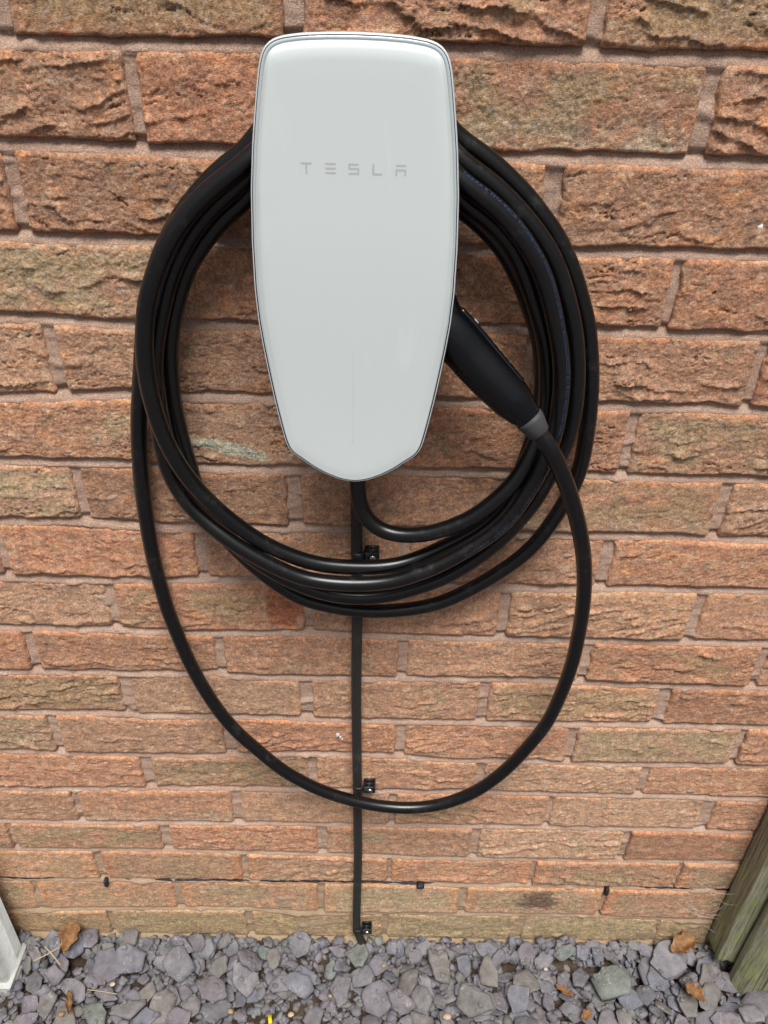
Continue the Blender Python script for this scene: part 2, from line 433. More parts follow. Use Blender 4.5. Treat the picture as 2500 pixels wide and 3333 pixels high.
# ------------------------------------------------------------------ measured layout (metres; wall face is y = 0, x to the right, z up)
BRICKS=[
(0,-0.9587,-0.7476,(1.2716,1.2716,1.2716,1.2716,1.2716),(1.3400,1.3400,1.3400,1.3400,1.3400)),
(0,-0.7337,-0.5226,(1.2716,1.2716,1.2716,1.2716,1.2716),(1.3400,1.3400,1.3400,1.3400,1.3400)),
(0,-0.5087,-0.2976,(1.2716,1.2716,1.2716,1.2716,1.2716),(1.3400,1.3400,1.3400,1.3400,1.3400)),
(0,-0.2837,-0.0771,(1.2716,1.2726,1.2737,1.2747,1.2751),(1.3400,1.3400,1.3400,1.3400,1.3400)),
(0,-0.0623,0.1522,(1.2751,1.2749,1.2747,1.2746,1.2744),(1.3400,1.3400,1.3400,1.3400,1.3400)),
(0,0.1649,0.3772,(1.2739,1.2742,1.2746,1.2746,1.2746),(1.3400,1.3400,1.3400,1.3400,1.3400)),
(0,0.3899,0.6022,(1.2746,1.2746,1.2746,1.2746,1.2746),(1.3400,1.3400,1.3400,1.3400,1.3400)),
(0,0.6149,0.8272,(1.2746,1.2746,1.2746,1.2746,1.2746),(1.3400,1.3400,1.3400,1.3400,1.3400)),
(1,-0.8679,-0.6526,(1.2011,1.2011,1.2011,1.2011,1.2011),(1.2611,1.2611,1.2611,1.2611,1.2611)),
(1,-0.6429,-0.4276,(1.2011,1.2011,1.2011,1.2011,1.2011),(1.2611,1.2611,1.2611,1.2611,1.2611)),
(1,-0.4179,-0.2026,(1.2011,1.2011,1.2011,1.2000,1.1987),(1.2611,1.2611,1.2611,1.2616,1.2627)),
(1,-0.1929,0.0227,(1.1984,1.1982,1.1985,1.1991,1.1996),(1.2629,1.2640,1.2646,1.2645,1.2643)),
(1,0.0363,0.2498,(1.1997,1.2002,1.2008,1.2012,1.2001),(1.2643,1.2641,1.2639,1.2635,1.2639)),
(1,0.2630,0.4748,(1.1998,1.2001,1.2001,1.2001,1.2001),(1.2640,1.2641,1.2641,1.2641,1.2641)),
(1,0.4880,0.6998,(1.2001,1.2001,1.2001,1.2001,1.2001),(1.2641,1.2641,1.2641,1.2641,1.2641)),
(1,0.7130,0.9248,(1.2001,1.2001,1.2001,1.2001,1.2001),(1.2641,1.2641,1.2641,1.2641,1.2641)),
(2,-0.9778,-0.7641,(1.1261,1.1261,1.1261,1.1261,1.1261),(1.1906,1.1906,1.1906,1.1906,1.1906)),
(2,-0.7528,-0.5391,(1.1261,1.1261,1.1261,1.1261,1.1261),(1.1906,1.1906,1.1906,1.1906,1.1906)),
(2,-0.5278,-0.3141,(1.1261,1.1261,1.1261,1.1261,1.1261),(1.1906,1.1906,1.1906,1.1906,1.1906)),
(2,-0.3028,-0.0898,(1.1261,1.1253,1.1260,1.1261,1.1259),(1.1905,1.1894,1.1880,1.1877,1.1880)),
(2,-0.0752,0.1352,(1.1259,1.1257,1.1255,1.1253,1.1251),(1.1881,1.1886,1.1892,1.1897,1.1902)),
(2,0.1505,0.3602,(1.1251,1.1258,1.1265,1.1262,1.1262),(1.1903,1.1905,1.1894,1.1896,1.1896)),
(2,0.3755,0.5852,(1.1262,1.1262,1.1262,1.1262,1.1262),(1.1896,1.1896,1.1896,1.1896,1.1896)),
(2,0.6005,0.8102,(1.1262,1.1262,1.1262,1.1262,1.1262),(1.1896,1.1896,1.1896,1.1896,1.1896)),
(3,-0.8663,-0.6509,(1.0542,1.0542,1.0542,1.0542,1.0542),(1.1156,1.1156,1.1156,1.1156,1.1156)),
(3,-0.6413,-0.4259,(1.0542,1.0542,1.0542,1.0542,1.0542),(1.1156,1.1156,1.1156,1.1156,1.1156)),
(3,-0.4163,-0.2009,(1.0542,1.0542,1.0535,1.0493,1.0486),(1.1156,1.1156,1.1156,1.1149,1.1154)),
(3,-0.1913,0.0291,(1.0493,1.0512,1.0520,1.0525,1.0530),(1.1156,1.1156,1.1154,1.1152,1.1150)),
(3,0.0386,0.2590,(1.0531,1.0536,1.0542,1.0545,1.0533),(1.1150,1.1148,1.1146,1.1153,1.1160)),
(3,0.2672,0.4840,(1.0531,1.0530,1.0531,1.0531,1.0531),(1.1160,1.1157,1.1157,1.1157,1.1157)),
(3,0.4922,0.7090,(1.0531,1.0531,1.0531,1.0531,1.0531),(1.1157,1.1157,1.1157,1.1157,1.1157)),
(3,0.7172,0.9340,(1.0531,1.0531,1.0531,1.0531,1.0531),(1.1157,1.1157,1.1157,1.1157,1.1157)),
(4,-0.9755,-0.7629,(0.9718,0.9718,0.9718,0.9718,0.9718),(1.0437,1.0437,1.0437,1.0437,1.0437)),
(4,-0.7505,-0.5379,(0.9718,0.9718,0.9718,0.9718,0.9718),(1.0437,1.0437,1.0437,1.0437,1.0437)),
(4,-0.5255,-0.3129,(0.9718,0.9718,0.9718,0.9718,0.9745),(1.0437,1.0437,1.0437,1.0437,1.0433)),
(4,-0.3005,-0.0863,(0.9757,0.9785,0.9773,0.9782,0.9784),(1.0424,1.0382,1.0386,1.0406,1.0414)),
(4,-0.0771,0.1387,(0.9784,0.9783,0.9783,0.9782,0.9781),(1.0415,1.0420,1.0425,1.0430,1.0436)),
(4,0.1473,0.3557,(0.9781,0.9781,0.9786,0.9784,0.9771),(1.0436,1.0440,1.0430,1.0424,1.0426)),
(4,0.3644,0.5807,(0.9769,0.9769,0.9769,0.9769,0.9769),(1.0426,1.0426,1.0426,1.0426,1.0426)),
(4,0.5894,0.8057,(0.9769,0.9769,0.9769,0.9769,0.9769),(1.0426,1.0426,1.0426,1.0426,1.0426)),
(5,-0.8814,-0.6666,(0.9011,0.9011,0.9011,0.9011,0.9011),(0.9613,0.9613,0.9613,0.9613,0.9613)),
(5,-0.6564,-0.4416,(0.9011,0.9011,0.9011,0.9011,0.9011),(0.9613,0.9613,0.9613,0.9613,0.9613)),
(5,-0.4314,-0.2166,(0.9011,0.9011,0.9014,0.9015,0.8985),(0.9613,0.9613,0.9632,0.9670,0.9677)),
(5,-0.2064,0.0161,(0.8979,0.8966,0.8974,0.8980,0.8986),(0.9673,0.9674,0.9679,0.9679,0.9678)),
(5,0.0263,0.2487,(0.8988,0.8994,0.9000,0.9006,0.8993),(0.9678,0.9677,0.9676,0.9676,0.9680)),
(5,0.2588,0.4737,(0.8982,0.8982,0.8984,0.8984,0.8984),(0.9682,0.9677,0.9664,0.9664,0.9664)),
(5,0.4838,0.6987,(0.8984,0.8984,0.8984,0.8984,0.8984),(0.9664,0.9664,0.9664,0.9664,0.9664)),
(5,0.7088,0.9237,(0.8984,0.8984,0.8984,0.8984,0.8984),(0.9664,0.9664,0.9664,0.9664,0.9664)),
(6,-0.9822,-0.7659,(0.8260,0.8260,0.8260,0.8260,0.8260),(0.8906,0.8906,0.8906,0.8906,0.8906)),
(6,-0.7572,-0.5409,(0.8260,0.8260,0.8260,0.8260,0.8260),(0.8906,0.8906,0.8906,0.8906,0.8906)),
(6,-0.5322,-0.3159,(0.8260,0.8260,0.8260,0.8266,0.8279),(0.8906,0.8906,0.8906,0.8906,0.8910)),
(6,-0.3072,-0.0928,(0.8261,0.8220,0.8217,0.8228,0.8243),(0.8910,0.8901,0.8871,0.8862,0.8870)),
(6,-0.0783,0.1347,(0.8251,0.8255,0.8249,0.8242,0.8235),(0.8871,0.8877,0.8883,0.8889,0.8894)),
(6,0.1470,0.3608,(0.8234,0.8228,0.8238,0.8248,0.8228),(0.8896,0.8901,0.8882,0.8877,0.8879)),
(6,0.3734,0.5858,(0.8222,0.8210,0.8210,0.8210,0.8210),(0.8879,0.8879,0.8879,0.8879,0.8879)),
(6,0.5984,0.8108,(0.8210,0.8210,0.8210,0.8210,0.8210),(0.8879,0.8879,0.8879,0.8879,0.8879)),
(7,-0.8583,-0.6415,(0.7476,0.7476,0.7476,0.7476,0.7476),(0.8155,0.8155,0.8155,0.8155,0.8155)),
(7,-0.6333,-0.4165,(0.7476,0.7476,0.7476,0.7476,0.7476),(0.8155,0.8155,0.8155,0.8155,0.8155)),
(7,-0.4083,-0.1975,(0.7476,0.7475,0.7473,0.7481,0.7510),(0.8155,0.8166,0.8148,0.8115,0.8112)),
(7,-0.1867,0.0270,(0.7509,0.7503,0.7498,0.7493,0.7488),(0.8114,0.8126,0.8145,0.8151,0.8144)),
(7,0.0378,0.2511,(0.7487,0.7482,0.7477,0.7471,0.7484),(0.8142,0.8136,0.8129,0.8122,0.8132)),
(7,0.2633,0.4761,(0.7492,0.7508,0.7509,0.7510,0.7511),(0.8134,0.8143,0.8119,0.8105,0.8105)),
(7,0.4883,0.7011,(0.7511,0.7511,0.7511,0.7511,0.7511),(0.8105,0.8105,0.8105,0.8105,0.8105)),
(7,0.7133,0.9261,(0.7511,0.7511,0.7511,0.7511,0.7511),(0.8105,0.8105,0.8105,0.8105,0.8105)),
(8,-0.9726,-0.7573,(0.6718,0.6718,0.6718,0.6718,0.6718),(0.7371,0.7371,0.7371,0.7371,0.7371)),
(8,-0.7476,-0.5323,(0.6718,0.6718,0.6718,0.6718,0.6718),(0.7371,0.7371,0.7371,0.7371,0.7371)),
(8,-0.5226,-0.3073,(0.6718,0.6718,0.6718,0.6721,0.6721),(0.7371,0.7371,0.7371,0.7370,0.7369)),
(8,-0.2976,-0.0812,(0.6708,0.6695,0.6700,0.6711,0.6730),(0.7368,0.7381,0.7404,0.7399,0.7393)),
(8,-0.0705,0.1466,(0.6727,0.6713,0.6698,0.6696,0.6697),(0.7392,0.7387,0.7382,0.7377,0.7371)),
(8,0.1583,0.3700,(0.6699,0.6704,0.6699,0.6693,0.6691),(0.7370,0.7365,0.7387,0.7403,0.7404)),
(8,0.3824,0.5950,(0.6691,0.6694,0.6695,0.6695,0.6695),(0.7404,0.7405,0.7406,0.7406,0.7406)),
(8,0.6074,0.8200,(0.6695,0.6695,0.6695,0.6695,0.6695),(0.7406,0.7406,0.7406,0.7406,0.7406)),
(9,-0.8564,-0.6433,(0.5996,0.5996,0.5996,0.5996,0.5996),(0.6613,0.6613,0.6613,0.6613,0.6613)),
(9,-0.6314,-0.4183,(0.5996,0.5996,0.5996,0.5996,0.6002),(0.6613,0.6613,0.6613,0.6613,0.6613)),
(9,-0.4064,-0.1900,(0.6005,0.6007,0.5997,0.6014,0.6023),(0.6614,0.6616,0.6603,0.6590,0.6595)),
(9,-0.1796,0.0312,(0.6000,0.5975,0.5989,0.5997,0.6001),(0.6596,0.6610,0.6623,0.6609,0.6595)),
(9,0.0423,0.2541,(0.6003,0.6013,0.6020,0.6012,0.5998),(0.6592,0.6591,0.6593,0.6598,0.6596)),
(9,0.2652,0.4689,(0.5993,0.5977,0.5971,0.5964,0.5958),(0.6594,0.6588,0.6585,0.6588,0.6590)),
(9,0.4792,0.6939,(0.5958,0.5958,0.5958,0.5958,0.5958),(0.6590,0.6590,0.6590,0.6590,0.6590)),
(9,0.7042,0.9189,(0.5958,0.5958,0.5958,0.5958,0.5958),(0.6590,0.6590,0.6590,0.6590,0.6590)),
(10,-0.9769,-0.7655,(0.5267,0.5267,0.5267,0.5267,0.5267),(0.5891,0.5891,0.5891,0.5891,0.5891)),
(10,-0.7519,-0.5405,(0.5267,0.5267,0.5267,0.5267,0.5267),(0.5891,0.5891,0.5891,0.5891,0.5891)),
(10,-0.5269,-0.3155,(0.5267,0.5267,0.5267,0.5274,0.5272),(0.5891,0.5891,0.5896,0.5904,0.5895)),
(10,-0.3019,-0.0896,(0.5234,0.5239,0.5253,0.5260,0.5255),(0.5893,0.5907,0.5931,0.5866,0.5880)),
(10,-0.0745,0.1365,(0.5241,0.5211,0.5214,0.5218,0.5221),(0.5884,0.5892,0.5896,0.5906,0.5915)),
(10,0.1481,0.3630,(0.5222,0.5223,0.5228,0.5236,0.5244),(0.5915,0.5907,0.5893,0.5873,0.5866)),
(10,0.3773,0.5880,(0.5239,0.5238,0.5242,0.5244,0.5244),(0.5864,0.5858,0.5853,0.5853,0.5853)),
(10,0.6023,0.8130,(0.5244,0.5244,0.5244,0.5244,0.5244),(0.5853,0.5853,0.5853,0.5853,0.5853)),
(11,-0.8577,-0.6448,(0.4500,0.4500,0.4500,0.4500,0.4500),(0.5162,0.5162,0.5162,0.5162,0.5162)),
(11,-0.6327,-0.4198,(0.4500,0.4500,0.4500,0.4500,0.4496),(0.5162,0.5162,0.5162,0.5162,0.5162)),
(11,-0.4077,-0.1928,(0.4493,0.4480,0.4482,0.4485,0.4497),(0.5162,0.5173,0.5125,0.5134,0.5149)),
(11,-0.1791,0.0334,(0.4506,0.4540,0.4562,0.4558,0.4552),(0.5152,0.5156,0.5135,0.5106,0.5110)),
(11,0.0454,0.2603,(0.4532,0.4485,0.4487,0.4488,0.4480),(0.5110,0.5114,0.5117,0.5118,0.5124)),
(11,0.2711,0.4836,(0.4466,0.4453,0.4459,0.4465,0.4472),(0.5126,0.5133,0.5134,0.5133,0.5137)),
(11,0.4928,0.7086,(0.4472,0.4472,0.4472,0.4472,0.4472),(0.5138,0.5139,0.5139,0.5139,0.5139)),
(11,0.7178,0.9336,(0.4472,0.4472,0.4472,0.4472,0.4472),(0.5139,0.5139,0.5139,0.5139,0.5139)),
(12,-0.9720,-0.7617,(0.3719,0.3719,0.3719,0.3719,0.3719),(0.4395,0.4395,0.4395,0.4395,0.4395)),
(12,-0.7470,-0.5367,(0.3719,0.3719,0.3719,0.3719,0.3719),(0.4395,0.4395,0.4395,0.4395,0.4395)),
(12,-0.5220,-0.3117,(0.3719,0.3720,0.3739,0.3759,0.3777),(0.4395,0.4395,0.4391,0.4377,0.4376)),
(12,-0.2970,-0.0834,(0.3781,0.3792,0.3800,0.3803,0.3802),(0.4377,0.4380,0.4393,0.4428,0.4457)),
(12,-0.0729,0.1453,(0.3802,0.3801,0.3800,0.3809,0.3823),(0.4457,0.4453,0.4443,0.4380,0.4382)),
(12,0.1570,0.3706,(0.3822,0.3814,0.3806,0.3799,0.3800),(0.4382,0.4384,0.4371,0.4347,0.4353)),
(12,0.3814,0.5956,(0.3803,0.3792,0.3773,0.3761,0.3761),(0.4355,0.4361,0.4367,0.4367,0.4367)),
(12,0.6064,0.8206,(0.3761,0.3761,0.3761,0.3761,0.3761),(0.4367,0.4367,0.4367,0.4367,0.4367)),
(13,-0.8605,-0.6433,(0.2965,0.2965,0.2965,0.2965,0.2965),(0.3614,0.3614,0.3614,0.3614,0.3614)),
(13,-0.6355,-0.4183,(0.2965,0.2965,0.2965,0.2965,0.2970),(0.3614,0.3614,0.3614,0.3614,0.3634)),
(13,-0.4105,-0.1942,(0.2971,0.2982,0.2993,0.3002,0.3005),(0.3637,0.3657,0.3675,0.3686,0.3695)),
(13,-0.1820,0.0295,(0.3006,0.3010,0.3013,0.3017,0.3021),(0.3696,0.3698,0.3697,0.3696,0.3695)),
(13,0.0373,0.2536,(0.3021,0.3025,0.3029,0.3032,0.3036),(0.3695,0.3704,0.3718,0.3710,0.3703)),
(13,0.2601,0.4743,(0.3036,0.3037,0.3037,0.3037,0.3029),(0.3702,0.3694,0.3694,0.3691,0.3673)),
(13,0.4894,0.6993,(0.3024,0.3005,0.3004,0.3004,0.3004),(0.3668,0.3656,0.3656,0.3656,0.3656)),
(13,0.7144,0.9243,(0.3004,0.3004,0.3004,0.3004,0.3004),(0.3656,0.3656,0.3656,0.3656,0.3656)),
(14,-0.9703,-0.7530,(0.2294,0.2294,0.2294,0.2294,0.2294),(0.2860,0.2860,0.2860,0.2860,0.2860)),
(14,-0.7453,-0.5280,(0.2294,0.2294,0.2294,0.2294,0.2294),(0.2860,0.2860,0.2860,0.2860,0.2860)),
(14,-0.5203,-0.3051,(0.2294,0.2301,0.2312,0.2322,0.2325),(0.2860,0.2860,0.2866,0.2877,0.2887)),
(14,-0.2912,-0.0750,(0.2323,0.2316,0.2309,0.2299,0.2287),(0.2890,0.2898,0.2901,0.2905,0.2909)),
(14,-0.0620,0.1506,(0.2284,0.2269,0.2255,0.2240,0.2240),(0.2909,0.2913,0.2917,0.2920,0.2924)),
(14,0.1631,0.3744,(0.2242,0.2246,0.2251,0.2256,0.2260),(0.2925,0.2928,0.2932,0.2932,0.2932)),
(14,0.3847,0.5994,(0.2260,0.2264,0.2268,0.2269,0.2269),(0.2932,0.2932,0.2918,0.2899,0.2899)),
(14,0.6097,0.8244,(0.2269,0.2269,0.2269,0.2269,0.2269),(0.2899,0.2899,0.2899,0.2899,0.2899)),
(15,-0.8522,-0.6384,(0.1510,0.1510,0.1510,0.1510,0.1510),(0.2189,0.2189,0.2189,0.2189,0.2189)),
(15,-0.6272,-0.4134,(0.1510,0.1510,0.1510,0.1519,0.1528),(0.2189,0.2189,0.2189,0.2196,0.2207)),
(15,-0.4022,-0.1918,(0.1530,0.1539,0.1546,0.1553,0.1560),(0.2209,0.2219,0.2219,0.2212,0.2205)),
(15,-0.1829,0.0299,(0.1561,0.1567,0.1573,0.1578,0.1577),(0.2204,0.2195,0.2183,0.2168,0.2154)),
(15,0.0359,0.2497,(0.1575,0.1550,0.1526,0.1516,0.1566),(0.2152,0.2137,0.2135,0.2140,0.2144)),
(15,0.2553,0.4723,(0.1565,0.1555,0.1546,0.1536,0.1528),(0.2145,0.2150,0.2154,0.2158,0.2162)),
(15,0.4784,0.6973,(0.1528,0.1524,0.1524,0.1524,0.1524),(0.2162,0.2164,0.2164,0.2164,0.2164)),
(15,0.7034,0.9223,(0.1524,0.1524,0.1524,0.1524,0.1524),(0.2164,0.2164,0.2164,0.2164,0.2164)),
(16,-0.9676,-0.7489,(0.0648,0.0648,0.0648,0.0648,0.0648),(0.1405,0.1405,0.1405,0.1405,0.1405)),
(16,-0.7426,-0.5239,(0.0648,0.0648,0.0648,0.0648,0.0655),(0.1405,0.1405,0.1405,0.1405,0.1405)),
(16,-0.5176,-0.3031,(0.0658,0.0685,0.0711,0.0737,0.0759),(0.1405,0.1415,0.1424,0.1433,0.1440)),
(16,-0.2925,-0.0780,(0.0759,0.0763,0.0761,0.0720,0.0694),(0.1442,0.1449,0.1456,0.1462,0.1467)),
(16,-0.0679,0.1452,(0.0696,0.0712,0.0724,0.0728,0.0732),(0.1468,0.1474,0.1468,0.1444,0.1420)),
(16,0.1563,0.3689,(0.0733,0.0737,0.0742,0.0746,0.0744),(0.1415,0.1424,0.1458,0.1449,0.1440)),
(16,0.3766,0.5939,(0.0740,0.0714,0.0689,0.0665,0.0665),(0.1439,0.1429,0.1422,0.1419,0.1419)),
(16,0.6016,0.8189,(0.0665,0.0665,0.0665,0.0665,0.0665),(0.1419,0.1419,0.1419,0.1419,0.1419)),
(17,-0.8622,-0.6453,(-0.0054,-0.0054,-0.0054,-0.0054,-0.0054),(0.0543,0.0543,0.0543,0.0543,0.0543)),
(17,-0.6372,-0.4203,(-0.0054,-0.0054,-0.0049,-0.0038,-0.0027),(0.0543,0.0543,0.0548,0.0575,0.0601)),
(17,-0.4122,-0.1959,(-0.0025,-0.0014,-0.0018,-0.0024,-0.0030),(0.0605,0.0632,0.0653,0.0658,0.0662)),
(17,-0.1859,0.0251,(-0.0031,-0.0036,-0.0042,-0.0048,-0.0053),(0.0657,0.0616,0.0588,0.0603,0.0618)),
(17,0.0341,0.2476,(-0.0054,-0.0059,-0.0060,-0.0062,-0.0063),(0.0618,0.0623,0.0627,0.0631,0.0636)),
(17,0.2565,0.4731,(-0.0063,-0.0065,-0.0066,-0.0066,-0.0066),(0.0636,0.0641,0.0641,0.0615,0.0589)),
(17,0.4776,0.6981,(-0.0066,-0.0066,-0.0066,-0.0066,-0.0066),(0.0587,0.0561,0.0560,0.0560,0.0560)),
(17,0.7026,0.9231,(-0.0066,-0.0066,-0.0066,-0.0066,-0.0066),(0.0560,0.0560,0.0560,0.0560,0.0560)),
]
